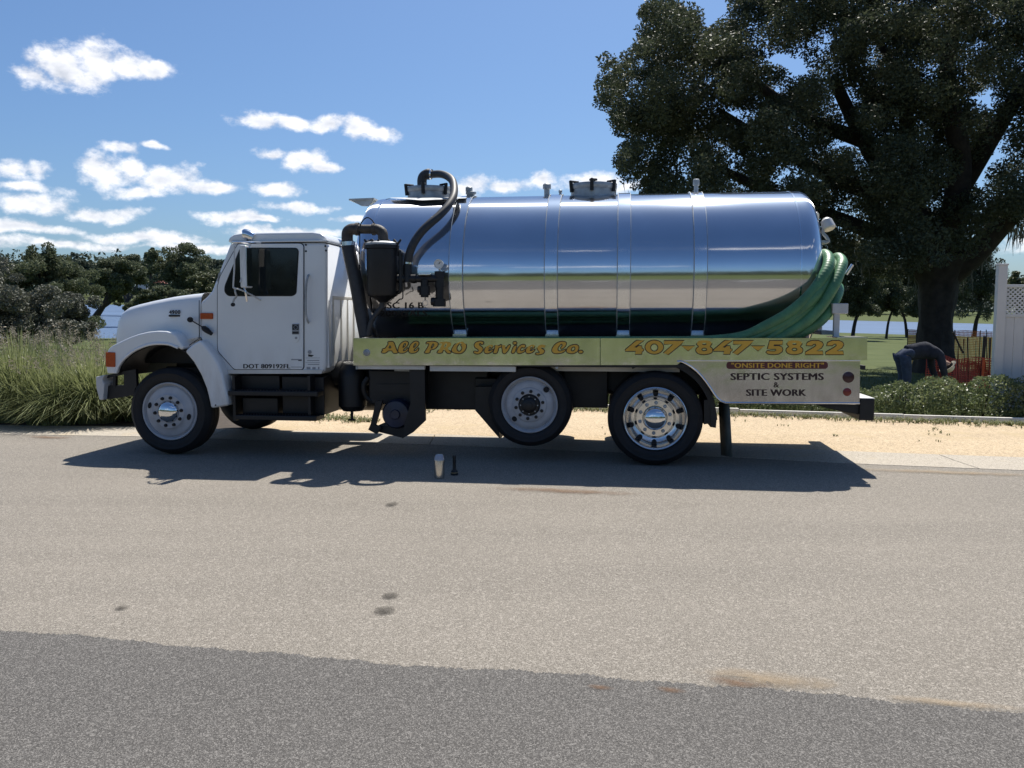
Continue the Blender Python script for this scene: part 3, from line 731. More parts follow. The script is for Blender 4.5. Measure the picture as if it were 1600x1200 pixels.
hedge = empty('hedge', (4.5, edging_y(4.5) + .6, -0.02)); tag(hedge, 'low clipped glossy hedge along the pale edging behind the truck', 'hedge')
ho = put('foliage', fast_mesh('foliage', V - np.array(hedge.location), np.arange(4*n).reshape(-1, 4), LEAF['hedge']), None, hedge)
mb = MB()
for xx in np.arange(hx0 + .2, hx1, .28):
    y0 = edging_y(xx) + .40 + dd / 2
    for q in range(3):
        dx, dy = random.uniform(-.18, .18), random.uniform(-.25, .25)
        mb.tube([(xx - 4.5, y0 - hedge.location.y, -.02), (xx - 4.5 + dx*.5, y0 + dy*.6 - hedge.location.y, .2), (xx - 4.5 + dx, y0 + dy - hedge.location.y, .46)], [.012, .009, .004], 5)
part('stem', mb, MT['bark'], hedge)['kind'] = 'stuff'

# weeds on the sand and along the edging
V, Q = [], []
def weeds(cx, cy, rx, ry, n, h):
    for i in range(n):
        x, y = cx + rng.normal() * rx, cy + rng.normal() * ry
        if y < gut(x) + GW: continue
        for k in range(5):
            th = rng.uniform(0, 6.28); l = h * rng.uniform(.4, 1.2); w = .004
            d = np.array([math.cos(th), math.sin(th), 0]); p_ = np.array([-d[1], d[0], 0]) * w
            b0 = np.array([x, y, 0.0]); b1 = b0 + d * l * .45 + np.array([0, 0, l * .75]); b2 = b0 + d * l * 1.0 + np.array([0, 0, l * .7])
            o = len(V); V.extend([b0 - p_, b0 + p_, b1 + p_, b1 - p_, b2 + p_*.2, b2 - p_*.2]); Q.extend([(o, o+1, o+2, o+3), (o+3, o+2, o+4, o+5)])
for xx in np.arange(-1.0, 9.5, .09): weeds(xx, edging_y(xx) - .14 - .1 * abs(rng.normal()), .09, .13, 15 if rng.random() < .75 else 4, .075)
for (u, v, rx, ry, n, h) in [(530,655,.2,.16,130,.06),(565,658,.14,.12,80,.06),(690,640,.2,.1,40,.05),(745,638,.3,.12,70,.05),(860,640,.2,.1,70,.08),(500,650,.2,.2,60,.05),(640,645,.2,.15,40,.05)]:
    g = ground(u, v); weeds(g.x, g.y, rx, ry, n, h)
for k in range(34): 
    xx = rng.uniform(-2, 9); weeds(xx, lerp(gut(xx) + GW, edging_y(xx), rng.random() ** .5), .07, .05, 4, .035)
tag(put('weeds', fast_mesh('weeds', np.array(V), np.array(Q), LEAF['weed']), None), kind='stuff')
# short turf on the nearest lawn
V, Q = [], []
nT = 30000
x = rng.uniform(2.5, 14, nT); y = np.array([edging_y(t) for t in x]) + 1.1 + rng.random(nT) ** 1.5 * 14
th = rng.uniform(0, 6.28, nT); l = rng.uniform(.03, .07, nT); w = .006
zb = np.array([terrain_z(a_, b_) for a_, b_ in zip(x, y)])
px, py = -np.sin(th) * w, np.cos(th) * w
A = np.stack([x - px, y - py, zb], 1); B = np.stack([x + px, y + py, zb], 1); Ct = np.stack([x + np.cos(th) * l * .5, y + np.sin(th) * l * .5, zb + l], 1)
tag(put('turf', fast_mesh('turf', np.stack([A, B, Ct], 1).reshape(-1, 3), np.arange(3 * nT).reshape(-1, 3), LEAF['weed'], tri=True), None), kind='stuff')

# pale edging in lengths
edg = empty('landscape_edging', (3.0, edging_y(3.0), 0)); tag(edg, 'pale concrete edging in long lengths between sand and hedge', 'edging')
x = -1.0; ln_ = 2.4; i = 0
while x < 10:
    x1 = x + ln_ - .012; dy = random.uniform(-.02, .02); dz = random.uniform(-.008, .008)
    p0, p1 = (x - 3.0, edging_y(x) - edging_y(3.0) + dy), (x1 - 3.0, edging_y(x1) - edging_y(3.0) + dy)
    mb = MB(); h0 = .085 + dz; t_ = .06
    mb.add([(p0[0], p0[1], -.02), (p1[0], p1[1], -.02), (p1[0], p1[1] + t_, -.02), (p0[0], p0[1] + t_, -.02), (p0[0], p0[1], h0), (p1[0], p1[1], h0 + .006), (p1[0], p1[1] + t_, h0 + .006), (p0[0], p0[1] + t_, h0)],
           [(0,3,2,1),(4,5,6,7),(0,1,5,4),(1,2,6,5),(2,3,7,6),(3,0,4,7)])
    part('board', mb, MT['edging'], edg, bevel=.008)
    x += ln_; i += 1

# ---------------------------------------------------------------- the vacuum truck
TO = ground(264.3, 711); TE = ground(1023.9, 728.5)
PSI = math.atan2(TE.y - TO.y, TE.x - TO.x)
EX = Vector((math.cos(PSI), math.sin(PSI), 0)); EY = Vector((-math.sin(PSI), math.cos(PSI), 0))
def T3(u, v, yl):
    """truck coordinates (along, across, up) of the point seen at (u, v) on the plane yl across"""
    d = ray(u, v); t = (yl + TO.dot(EY)) / d.dot(EY)
    p = Vector((d.x * t, d.y * t, 0)) - TO
    return (p.dot(EX), yl, CAMZ + d.z * t)
def T(u, v, yl): q = T3(u, v, yl); return (q[0], q[2])
def TP(pts, yl): return [T(u, v, yl) for u, v in pts]
truck = empty('vacuum_truck', TO, rz=PSI)
tag(truck, 'white septic vacuum truck with a long polished steel tank parked at the road edge', 'truck')
TK = truck
def grow(P, d):
    """offset a closed outline outwards by d"""
    A = np.array(P, float); area = 0.5 * np.sum(A[:, 0] * np.roll(A[:, 1], -1) - np.roll(A[:, 0], -1) * A[:, 1])
    e = np.roll(A, -1, 0) - np.roll(A, 1, 0); n = np.stack([e[:, 1], -e[:, 0]], 1); n /= np.linalg.norm(n, axis=1)[:, None] + 1e-9
    return A + n * d * (1 if area > 0 else -1)
def roundpoly(P, r, k=4):
    out = []; n = len(P)
    for i in range(n):
        a, b, c = np.array(P[i-1], float), np.array(P[i], float), np.array(P[(i+1) % n], float)
        la, lc = np.linalg.norm(a-b), np.linalg.norm(c-b); q = min(r, la * .45, lc * .45)
        p0, p1 = b + (a-b)/la*q, b + (c-b)/lc*q
        for t in np.linspace(0, 1, k + 1): out.append(tuple((1-t)**2*p0 + 2*t*(1-t)*b + t*t*p1))
    return out
def prism_part(name, P, y0, y1, m, parent=TK, bevel=0.0, seg=2):
    return part(name, MB().prism([tuple(p) for p in P], y0, y1), m, parent, bevel=bevel, seg=seg)

# --- frame and running gear
CY = 0.14     # near face of the cab
for y in (0.72, 1.58):
    part('frame_rail', MB().box(-0.42, 7.6, y, y + .09, .72, 1.0), MT['black'], TK, bevel=.01)
for x in (-.4, .6, 1.6, 2.6, 3.6, 4.9, 6.4, 7.5): part('crossmember', MB().box(x, x + .1, .812, 1.578, .76, .96), MT['black'], TK)
part('gap_blocker', MB().lathe([(0, -.75), (.24, -.75), (.29, -.7), (.29, .7), (.24, .75), (0, .75)], (1.35, 2.0, .62), 'X', 24), MT['black'], TK)  # dark drum added on the far side to block the bright gap under the cab
for x, z, r in ((0.02, .52, .07), (4.29, .652, .06), (5.675, .52, .09)):
    mb = MB().tube([(x, .25, z), (x, 2.15, z)], r, 14)
    if x > 5: mb.lathe([(0, -.28), (.16, -.24), (.24, -.1), (.26, 0), (.24, .1), (.16, .24), (0, .28)], (x, 1.2, z), 'X', 20)
    part('axle', mb, MT['black'], TK)
for x, l in ((0.02, .7), (5.675, .75)):
    for y in (.66, 1.6):
        mb = MB()
        for k in range(4): mb.tube(smoothpath([(x - l * (1 - .12*k), y + .05, .82 - .03*k), (x, y + .05, .64 - .015*k), (x + l * (1 - .12*k), y + .05, .82 - .03*k)], 5), .018, 6)
        part('leaf_spring', mb, MT['black'], TK)

# --- wheels
def disc_pts(r, n, ph=0.0): return [(r * math.cos(2*math.pi*k/n + ph), r * math.sin(2*math.pi*k/n + ph)) for k in range(n)]
TYRE = [(.335, .05), (.345, .018), (.375, -.004), (.41, -.012), (.44, -.008), (.445, -.012), (.452, -.012), (.456, -.004), (.49, .02), (.508, .045), (.513, .07), (.513, .10), (.503, .103), (.503, .113), (.513, .116), (.514, .17), (.503, .173), (.503, .183), (.513, .186), (.510, .235), (.49, .262), (.45, .285), (.40, .285), (.335, .24)]
tyre_me = mesh_of('tyre', MB().lathe(TYRE, (0, 0, 0), 'Y', 72), angle=50); tyre_me.materials.append(MT['rubber'])
TYRE2 = [(r, y + .33) for r, y in TYRE]
dual_me = mesh_of('tyre', MB().lathe(TYRE2, (0, 0, 0), 'Y', 60), angle=50); dual_me.materials.append(MT['rubber'])
RIM = {
 'front': ([(.343, .035), (.345, .012), (.336, .004), (.325, .010), (.318, .03), (.306, .045), (.300, .040), (.290, .022), (.262, .012), (.225, .008), (.205, -.008), (.195, -.018), (.135, -.018), (.128, -.01), (0, -.01)], MT['steelrim']),
 'lift':  ([(.343, .035), (.345, .012), (.336, .004), (.325, .012), (.315, .04), (.303, .06), (.296, .058), (.285, .04), (.25, .028), (.215, .022), (.205, .010), (.195, .004), (.135, .004), (.125, .03), (0, .03)], MT['steelrim']),
 'drive': ([(.343, .035), (.346, .008), (.335, .0), (.322, .010), (.312, .03), (.306, .055), (.29, .085), (.255, .115), (.225, .122), (.205, .110), (.200, .095), (.135, .095), (.128, .11), (0, .11)], MT['alu']),
}
nut_me = {}
def hexnut(depth, r):
    mb = MB().lathe([(r * 1.25, 0), (r * 1.25, -depth * .25), (r, -depth * .3), (r, -depth), (r * .6, -depth * 1.02), (r * .55, -depth * 1.3), (0, -depth * 1.3)], (0, 0, 0), 'Y', 12)
    me = mesh_of('lug_nut', mb, smooth=False); return me
def wheel(style, cx, cz, y, r_scale=1.0, far=False, ph=0.1):
    root = empty('wheel', (cx, y, cz), TK)
    if far: root.rotation_euler.z = math.pi
    root.scale = (r_scale, 1, r_scale)
    prof, m = RIM[style]
    put('tyre', tyre_me, None, root)
    if style == 'drive': put('tyre', dual_me, None, root)
    part('rim', MB().lathe(prof, (0, 0, 0), 'Y', 72), m, root, angle=40)
    if far: return root
    face = {'front': -.018, 'lift': .004, 'drive': .095}[style]
    key = style
    if key not in nut_me:
        nut_me[key] = hexnut(.022, .0165); nut_me[key].materials.append(MT['black'] if style != 'drive' else MT['galv'])
    for (a, b) in disc_pts(.166, 10, ph): put('lug_nut', nut_me[key], None, root, (a, face, b))
    if style == 'front':
        part('hub_cap', MB().lathe([(.128, -.012), (.126, -.03), (.112, -.052), (.085, -.07), (.05, -.081), (.02, -.085), (0, -.0855)], (0, 0, 0), 'Y', 40), MT['chrome'], root)
        holes = [(-.247, .068, .022, .037), (.240, -.062, .024, .038)]
    elif style == 'lift':
        part('hub', MB().lathe([(.125, .03), (.125, -.01), (.115, -.02), (.09, -.022), (.088, -.05), (.07, -.065), (.045, -.068), (.043, -.075), (.02, -.08), (0, -.08)], (0, 0, 0), 'Y', 36), MT['black'], root)
        for (a, b) in disc_pts(.104, 8): part('hub_bolt', MB().lathe([(.009, -.018), (.009, -.032), (0, -.032)], (a, 0, b), 'Y', 6), MT['galv'], root)
        holes = [(.200, .185, .036, .032), (-.185, -.175, .034, .03)]
    else:
        part('hub_cap', MB().lathe([(.125, .10), (.124, .03), (.118, .012), (.10, -.005), (.07, -.018), (.03, -.025), (0, -.026)], (0, 0, 0), 'Y', 40), MT['chrome'], root)
        holes = []
        for (a, b) in disc_pts(.262, 10, .3): holes.append((a, b, .026, .026))
    for (a, b, ra, rb) in holes:
        yy = {'front': .016, 'lift': .034, 'drive': .104}[style]
        th = math.atan2(b, a); mb = MB(); vs = []; n = 18
        for k in range(n):
            q = 2 * math.pi * k / n; lx, lz = min(ra, rb) * math.cos(q), max(ra, rb) * math.sin(q)
            vs.append((a + lx * math.cos(th) - lz * math.sin(th), b + lx * math.sin(th) + lz * math.cos(th)))
        slope = {'front': -.012, 'lift': -.012, 'drive': -.028}[style]
        part('hand_hole', mb.prism(vs, yy + slope, yy + .03), MT['seam'], root)
    return root
fx, fz = T(264.3, 642.8, 0); rx_, rz_ = T(1023.9, 655.2, 0); lx_, lz_ = T(826.6, 633.3, .02)
wheel('front', fx, .520, 0.0); wheel('front', fx, .520, 2.42, far=True)
wheel('drive', rx_, .522, 0.0, 1.012, ph=.25); wheel('drive', rx_, .522, 2.42, 1.012, far=True)
wheel('lift', lx_, lz_, .05, .925, ph=.2); wheel('lift', lx_, lz_, 2.40, .925, far=True)

# --- cab
cabP = TP([(312,472),(321,465),(330,455),(341,427),(359.5,379),(509,379),(511,384),(509.5,570),(506,583),(347,583),(344,577),(336,560),(312,529)], CY)
prism_part('cab', cabP, CY, 2.26, MT['paint'], bevel=.055, seg=4)
roofP = TP([(357,379),(360,371),(367,366.5),(378,364.5),(430,363.3),(490,362.6),(502,364.5),(510,370),(513,379)], CY + .06)
prism_part('roof', roofP, CY + .02, 2.24, MT['paint'], bevel=.05, seg=4)
mb = MB(); P0 = TP([(360,377.6),(512,378.2)], CY); mb.box(P0[0][0], P0[1][0], CY - .012, CY + .1, P0[0][1] - .012, P0[0][1] + .006)
part('drip_rail', mb, MT['paint'], TK, bevel=.004)
dpoly = [(372,381),(470,380.5),(474,384),(474,574),(472,577),(366,577),(341,549),(340,540),(340,448),(344,432)]
DP = roundpoly(TP(dpoly, CY - .01), .025)
door = prism_part('door', DP, CY - .016, CY + .04, MT['paint'], bevel=.006)
prism_part('door_seal', grow(DP, .009), CY - .006, CY + .03, MT['seam'], parent=door)
wpoly = [(376,388),(463,388.5),(465.5,392),(462,458),(457,461.5),(357,461.5),(351.5,456),(352,447)]
WP = roundpoly(TP(wpoly, CY - .02), .03)
win = prism_part('window', WP, CY - .0225, CY + .01, MT['glass'], parent=door, bevel=.002)
prism_part('window_seal', grow(WP, .010), CY - .0195, CY + .01, MT['seam'], parent=door)
# sill and lower trim
prism_part('sill', roundpoly(TP([(346,577.8),(505,577.8),(502,584),(350,584)], CY - .02), .008), CY - .02, CY + .3, MT['dirty'], bevel=.01)
# windscreen on the sloping front
a, b = T(338, 436, CY), T(357, 385, CY)
nx, nz = (b[1] - a[1]), -(b[0] - a[0]); ln_ = math.hypot(nx, nz); nx, nz = -nx / ln_ * .012, -nz / ln_ * .012
mb = MB().add([(a[0]+nx, .32, a[1]+nz), (a[0]+nx, 2.08, a[1]+nz), (b[0]+nx, 2.0, b[1]+nz), (b[0]+nx, .40, b[1]+nz),
               (a[0]-nx*4, .32, a[1]-nz*4), (a[0]-nx*4, 2.08, a[1]-nz*4), (b[0]-nx*4, 2.0, b[1]-nz*4), (b[0]-nx*4, .40, b[1]-nz*4)],
              [(0,1,2,3),(7,6,5,4),(0,4,5,1),(1,5,6,2),(2,6,7,3),(3,7,4,0)])
part('windscreen', mb, MT['glass'], TK)
prism_part('pillar_vent', roundpoly(TP([(339,441),(342.5,434),(344,424),(341,428)], CY - .002), .004), CY - .003, CY + .02, MT['greytxt'])
# rear wall of the cab: window, ribs, brace
xb = T(511, 480, CY + .06)[0]; xr = xb + .002
zt, zl = T(520, 388, .3)[1], T(520, 446, .3)[1]
def yz_slab(name, pts, x0, x1, m, bevel=0.0, parent=TK):
    n = len(pts); mb = MB().add([(x0, y, z) for y, z in pts] + [(x1, y, z) for y, z in pts], [tuple(range(n)), tuple(range(2*n-1, n-1, -1))] + [(i, n+i, n+(i+1) % n, (i+1) % n) for i in range(n)])
    return part(name, mb, m, parent, bevel=bevel)
rw = yz_slab('rear_window', roundpoly([(.36, zl), (1.2, zl - .01), (2.0, zl), (2.0, zt), (.30, zt)], .06), xr - .01, xr + .016, MT['glass'])
yz_slab('window_seal', [tuple(p) for p in grow(roundpoly([(.36, zl), (1.2, zl - .01), (2.0, zl), (2.0, zt), (.30, zt)], .06), .022)], xr - .01, xr + .012, MT['seam'], parent=rw)
for y in (.34, .62, .86, 1.1, 1.4): yz_slab('wall_rib', roundpoly([(y, T(520,572,.4)[1]), (y + .045, T(520,572,.4)[1]), (y + .045, zl - .12), (y, zl - .12)], .01), xr - .01, xr + .02, MT['dirty'], bevel=.006)
yz_slab('wall_rib', [(.34, zl - .16), (2.0, zl - .16), (2.0, zl - .12), (.34, zl - .12)], xr - .01, xr + .022, MT['dirty'], bevel=.006)
yz_slab('corner_post', [(.19, T(515,575,.2)[1]), (.27, T(515,575,.2)[1]), (.27, T(515,392,.2)[1]), (.19, T(515,392,.2)[1])], xr - .02, xr + .016, MT['paint'], bevel=.01)

# hood: lofted sections from the cowl forward to the nose
secs = [(318, 457.2, .145, 527), (312, 458.5, .15, 527), (296, 460, .17, 530), (270, 463.5, .22, 534), (240, 469.5, .29, 534), (215, 475.5, .35, 537), (201, 480, .38, 545), (192.5, 486.5, .40, 575), (188.5, 495, .42, 575), (187, 508, .44, 575)]
vs, fs = [], []
for (u, v, yn, vb) in secs:
    x, z = T(u, v, yn + .08); zb = T(u, vb, yn)[1]
    half = [(yn, zb), (yn - .005, zb + (z - zb) * .35), (yn, zb + (z - zb) * .66), (yn + .012, z - .115), (yn + .03, z - .06), (yn + .062, z - .022), (yn + .11, z - .004), (yn + .2, z + .006), (yn + .45, z + .02), (1.2, z + .03)]
    full = half + [(2.4 - y, zz) for y, zz in half[-2::-1]]
    vs += [(x, y, zz) for y, zz in full]
m_ = 19
for i in range(len(secs) - 1):
    for k in range(m_ - 1): fs.append((i*m_+k, i*m_+k+1, (i+1)*m_+k+1, (i+1)*m_+k))
fs.append(tuple((len(secs)-1)*m_ + k for k in range(m_)))
hood = part('hood', MB().add(vs, fs), MT['paint'], TK, angle=60)
xg, zg0 = T(187, 508, .44); zg1 = T(187, 575, .44)[1]
grille = part('grille', MB().box(xg - .05, xg + .01, .62, 1.78, zg1 - .1, zg0 - .06), MT['black'], TK, bevel=.01)
for k in range(7):
    z = zg1 - .06 + k * (zg0 - zg1) / 7.5
    part('slat', MB().box(xg - .065, xg - .05, .66, 1.74, z, z + .035), MT['paint'], grille)
# hood seam at the cowl
sm = smoothpath([T3(u, v, CY - .0) for u, v in ((312,469),(312,500),(312,526),(309.5,531),(301,536),(294,542),(288,550))], 4)
sm = [(x, .128, z) for x, y, z in sm]
part('hood_seam', MB().tube(sm, .0045, 6), MT['seam'], TK)
# fenders: the arch that tilts with the hood and the fixed rear quarter
FY = -.02
archo = [(167,584),(165.5,575),(166,552),(169,545),(176,539.5),(188,533.5),(202,527),(216,522),(231,518.5),(246,517),(259,517.5),(269,520),(275,524.5),(280,532),(287,542)]
archi = [(284,547.5),(276,542.5),(266,539),(256,537.5),(245,537.5),(233,539),(222,542.5),(211,547.5),(201,554),(192,562),(185,572),(181,584)]
for yo, far in ((FY, 0), (2.42 - FY, 1)):
    y0, y1 = (FY, .52) if not far else (1.9, 2.44)
    f = prism_part('fender', TP(archo + archi, FY), y0, y1, MT['paint'], bevel=.022, seg=3)
    if not far: fender = f
for yo_ in ((.03, .62), (1.8, 2.39)):
    inn = [(u, v + .8) for u, v in archi[::-1]] + [(290,552),(305,569),(315,586),(324,608),(330,630)]
    inn = TP(inn, FY); cxq, czq = fx, .53
    outq = [(cxq + (x - cxq) * .985, czq + (z - czq) * .985) for x, z in inn]
    prism_part('arch_liner', inn + outq[::-1], yo_[0], yo_[1], MT['black'])
lip = smoothpath([T3(u, v, FY - .004) for u, v in [(181,583),(185,572),(192,562),(201,554),(211,547),(222,542),(233,538.5),(245,536.8),(256,536.8),(266,538.4),(278,543.5)]], 3)
part('fender_lip', MB().tube(lip, .016, 8), MT['paint'], fender)
rearq = [(288,549),(294,543.5),(301,537.5),(308,533.5),(313,531),(322,541),(332,554),(341,568),(347,583),(351,600),(355,618),(357,634),(329,638.5),(327,628),(322,607),(313,585),(302,566)]
rearf = prism_part('rear_fender', TP(rearq, FY), FY, .5, MT['paint'], bevel=.03, seg=3)
prism_part('rear_fender', TP(rearq, FY), 1.92, 2.44, MT['paint'], bevel=.03, seg=3)
prism_part('fender_bolt', [(x + T(337,634,FY)[0], z + T(337,633,FY)[1]) for x, z in disc_pts(.009, 10)], FY - .004, FY + .01, MT['seam'], parent=rearf)
# dark inner wings and engine
part('inner_wing', MB().box(-.60, .7, .50, 1.86, 1.06, 1.40), MT['black'], TK)
part('engine', MB().box(-.35, .9, .82, 1.55, .62, 1.3), MT['black'], TK, bevel=.04)
# bumper with tow slots
bx0, bz0 = T(149, 587, FY); bx1, bz1 = T(205, 625, FY)
P = TP([(149,589),(163,586),(160,594),(163,600),(161,625),(155,625),(150,606)], FY)
bum = prism_part('bumper', P, FY, .24, MT['whitebar'], bevel=.012, seg=3)
P_b = TP([(151,609),(161,607),(160.5,625),(155,625)], FY)
prism_part('bumper_bar', P_b, .24, 2.20, MT['whitebar'], parent=bum, bevel=.008)
prism_part('bumper_end', P, 2.20, 2.44, MT['whitebar'], parent=bum, bevel=.012, seg=3)
br = TP([(160,588),(193,580),(208,577),(214,590),(208,617),(190,621),(160,625)], .05)
mb = MB(); y0, y1 = .05, .10
for Q_ in ([(160,588),(193,580),(212,577),(212,583),(193,585),(166,591)], [(160,590),(165,590),(165,606),(160,606)], [(176.5,588),(180,587),(180,606),(176.5,606)], [(193,584),(212,580),(213,606),(193,606)], [(160,603.5),(212,601),(208,617),(190,621),(160,625)]):
    mb.prism(TP(Q_, .05), y0, y1)
    y0 += .002; y1 += .002
part('bumper_bracket', mb, MT['black'], bum)
# lamps
def lamp(name, pts, yl, th, m, parent): return prism_part(name, roundpoly(TP(pts, yl), .012), yl - th, yl + .02, m, parent, bevel=.006)
lamp('turn_signal', [(165.8,550),(180.5,550.5),(180.5,573.5),(165.8,573)], FY, .012, MT['amber'], fender)
lamp('side_marker', [(313.5,489),(333,489),(333,498.5),(313.5,498.5)], CY - .004, .016, MT['amber'], TK)
# hood latch
lt = empty('hood_latch', T3(297, 500, CY - .05), TK)
def lo(u, v, y): return tuple(Vector(T3(u, v, y)) - Vector(lt.location))
mb = MB().lathe([(0, -.035), (.024, -.03), (.032, -.01), (.032, .012), (.022, .03), (0, .04)], lo(297.2, 499.5, CY - .05), 'Y', 16)
part('knob', mb, MT['rubber'], lt); part('rod', MB().tube([lo(298, 500, CY - .05), lo(318, 512, CY - .05)], .0075, 8), MT['rubber'], lt)
part('grip', MB().tube([lo(316, 511, CY - .05), lo(319, 513, CY - .05), lo(323, 516, CY - .05), lo(331, 522, CY - .05)], [.018, .034, .034, .021], 10), MT['rubber'], lt)
# door hardware, grab handle, roof lamp
hp = roundpoly(TP([(456,505.5),(468,505.5),(468,530),(465,535),(459,535),(456,530)], CY - .02), .02)
hd = prism_part('door_handle', hp, CY - .024, CY, MT['paint'], parent=door, bevel=.003)
prism_part('handle_plate', roundpoly(TP([(456.4,506),(467.6,506),(467.6,522.6),(456.4,522.6)], CY - .022), .008), CY - .027, CY, MT['greytxt'], parent=door)
prism_part('handle_plate', roundpoly(TP([(457,507),(467,507),(467,515.5),(457,515.5)], CY - .022), .008), CY - .0285, CY, MT['blacktxt'], parent=door)
prism_part('handle_plate', roundpoly(TP([(457,518),(467,518),(467,521.5),(457,521.5)], CY - .022), .004), CY - .0285, CY, MT['blacktxt'], parent=door)
rg = MB().lathe([(.018, 0), (.022, -.006), (.026, 0)], T3(462, 511.5, CY - .0285), 'Y', 16); part('lock_ring', rg, MT['galv'], door)
part('lock', MB().lathe([(.014, 0), (.014, -.008), (0, -.008)], T3(462.8, 528, CY - .024), 'Y', 14), MT['greytxt'], door)
part('grab_handle', MB().tube(smoothpath([T3(482, 430, CY), T3(480.5, 434, CY - .06), T3(478.6, 445, CY - .075), T3(477.6, 468, CY - .075), T3(478, 490, CY - .075), T3(480, 499, CY - .06), T3(482, 504, CY)], 5), .0125, 10), MT['galv'], TK)
for (u, v) in ((478.2, 382.5), (478.2, 392.5), (508.5, 384.5), (509.5, 391.5)):
    part('bolt', MB().lathe([(.011, 0), (.011, -.006), (0, -.008)], T3(u, v, CY - .001), 'Y', 12), MT['seam'], TK)
rl = MB(); c = T3(385, 367, CY + .02)
prof = []
vs = []; n = 16
spine = [(378.5, 366, .02), (380, 362.5, .055), (383, 360.8, .082), (388, 363.5, .085), (392.5, 367.5, .075), (397, 371.5, .06)]
pts = [T3(383, 371, CY + .02), T3(382.5, 367, CY + .02), T3(384.5, 364.5, CY + .02), T3(388.5, 367.3, CY + .02), T3(393, 370.5, CY + .02)]
part('roof_lamp', MB().tube(smoothpath([T3(380.5, 365.5, CY+.02), T3(382, 365.2, CY+.02), T3(386, 366.6, CY+.02), T3(390.5, 368.2, CY+.02), T3(397, 371.5, CY+.02)], 4), [.005, .03, .045, .053, .058, .060, .060, .061, .061, .060, .058, .057, .055, .054, .052, .05, .045], 18), MT['chrome'], TK)
part('lamp_foot', MB().tube([T3(389, 371, CY + .04), T3(390, 376, CY + .04)], .035, 12), MT['seam'], TK)
# mirror on its tubular frame
mir = empty('mirror', T3(380, 415, -.12), TK)
def mo(u, v, y): return tuple(Vector(T3(u, v, y)) - Vector(mir.location))
a, b = mo(373.5, 383, -.22), mo(385, 449.5, -.22)
part('mirror_head', MB().box(a[0], b[0], a[1], a[1] + .17, b[2], a[2]), MT['paint'], mir, bevel=.016, seg=3)
part('mirror_glass', MB().box(b[0] - .004, b[0] + .004, a[1] + .015, a[1] + .155, b[2] + .02, a[2] - .02), MT['chrome'], mir)
part('arm', MB().tube(smoothpath([mo(363, 381, -.05), mo(364.5, 379, -.12), mo(370, 378.8, -.16), mo(390, 379, -.10), mo(408, 379, CY - .01)], 5), .0115, 8), MT['trim'], mir)
part('arm', MB().tube([mo(391, 381, -.08), mo(375.5, 441, -.23)], .009, 8), MT['whitebar'], mir)
part('arm', MB().tube(smoothpath([mo(366.5, 384, -.2), mo(366, 420, -.22), mo(364.5, 446, -.22), mo(366, 450, -.22), mo(375, 452.5, -.2), mo(383, 456, -.16), mo(395, 462, -.02), mo(407, 469, CY - .015)], 5), .0095, 8), MT['whitebar'], mir)
part('arm', MB().tube(smoothpath([mo(382, 448, -.15), mo(383.5, 455, -.17), mo(385, 463, -.16), mo(386, 471, -.14)], 4), .013, 8), MT['trim'], mir)
part('arm', MB().tube(smoothpath([mo(367, 451, -.2), mo(368, 458, -.2), mo(369.5, 463, -.18), mo(365.5, 468, -.17), mo(364, 474, -.17)], 4), .011, 8), MT['galv'], mir)
part('knob', MB().lathe([(0, -.02), (.022, -.012), (.022, .012), (0, .02)], mo(364, 476, -.17), 'Y', 12), MT['rubber'], mir)

# --- steps, boxes and pump below the cab and bed
part('battery_box', MB().box(T(374,0+600,.22)[0], T(437,600,.22)[0], .22, .75, T(400,611,.22)[1], T(400,586,.22)[1]).box(T(440,600,.2)[0], T(506,600,.2)[0], .2, .72, T(450,648,.2)[1], T(450,588,.2)[1])
     .box(T(378,630,.16)[0], T(434,630,.16)[0], .16, .7, T(400,648,.16)[1], T(400,621,.16)[1]), MT['black'], TK, bevel=.015)
for (u0, u1, v0, v1, y0) in ((356, 496, 611.5, 619, .0), (368, 494, 649.5, 657, -.01)):
    st = part('step', MB().box(T(u0, v0, y0)[0], T(u1, v0, y0)[0], y0, y0 + .28, T(430, v1, y0)[1], T(430, v0, y0)[1]), MT['black'], TK, bevel=.008)
    mb = MB(); xa, xb2 = T(u0 + 4, v0, y0)[0], T(u1 - 4, v0, y0)[0]; zt2 = T(430, v0, y0)[1]
    for k in range(26):
        x = lerp(xa, xb2, (k + .5) / 26)
        for q in range(3): mb.add([(x - .012, y0 + .03 + q * .08, zt2), (x + .012, y0 + .03 + q * .08, zt2), (x, y0 + .06 + q * .08, zt2 + .016)], [(0, 1, 2)]); 
    part('tread', mb, MT['black'], st, smooth=False)
part('step_hanger', MB().box(T(372,600,.2)[0], T(376,600,.2)[0], .05, .3, T(372,655,.2)[1], T(372,586,.2)[1]), MT['black'], TK)
part('step_hanger', MB().box(T(488,600,.2)[0], T(492,600,.2)[0], .05, .3, T(490,655,.2)[1], T(490,586,.2)[1]), MT['black'], TK)
part('clearance_lamp', MB().lathe([(.03, 0), (.03, -.02), (0, -.03)], T3(362, 590.5, .2), 'Y', 14), MT['lens'], TK)
cxx, _, czz = T3(551, 600, .45)
part('air_dryer', MB().lathe([(0, -.32), (.12, -.32), (.165, -.26), (.17, .1), (.15, .18), (.1, .24), (0, .25)], (cxx, .45, T(551, 600, .45)[1]), 'Z', 24).tube([T3(550, 640, .42), T3(550, 656, .42)], .018, 8).tube([T3(545, 656, .42), T3(555, 656, .42)], .012, 8), MT['black'], TK)
part('air_tank', MB().lathe([(0, -.5), (.1, -.5), (.15, -.44), (.15, .44), (.1, .5), (0, .5)], (T(520, 590, .6)[0], .6, .95), 'X', 20), MT['black'], TK)
pump = empty('vacuum_pump', T3(617, 648, .1), TK)
def po(u, v, y): return tuple(Vector(T3(u, v, y)) - Vector(pump.location))
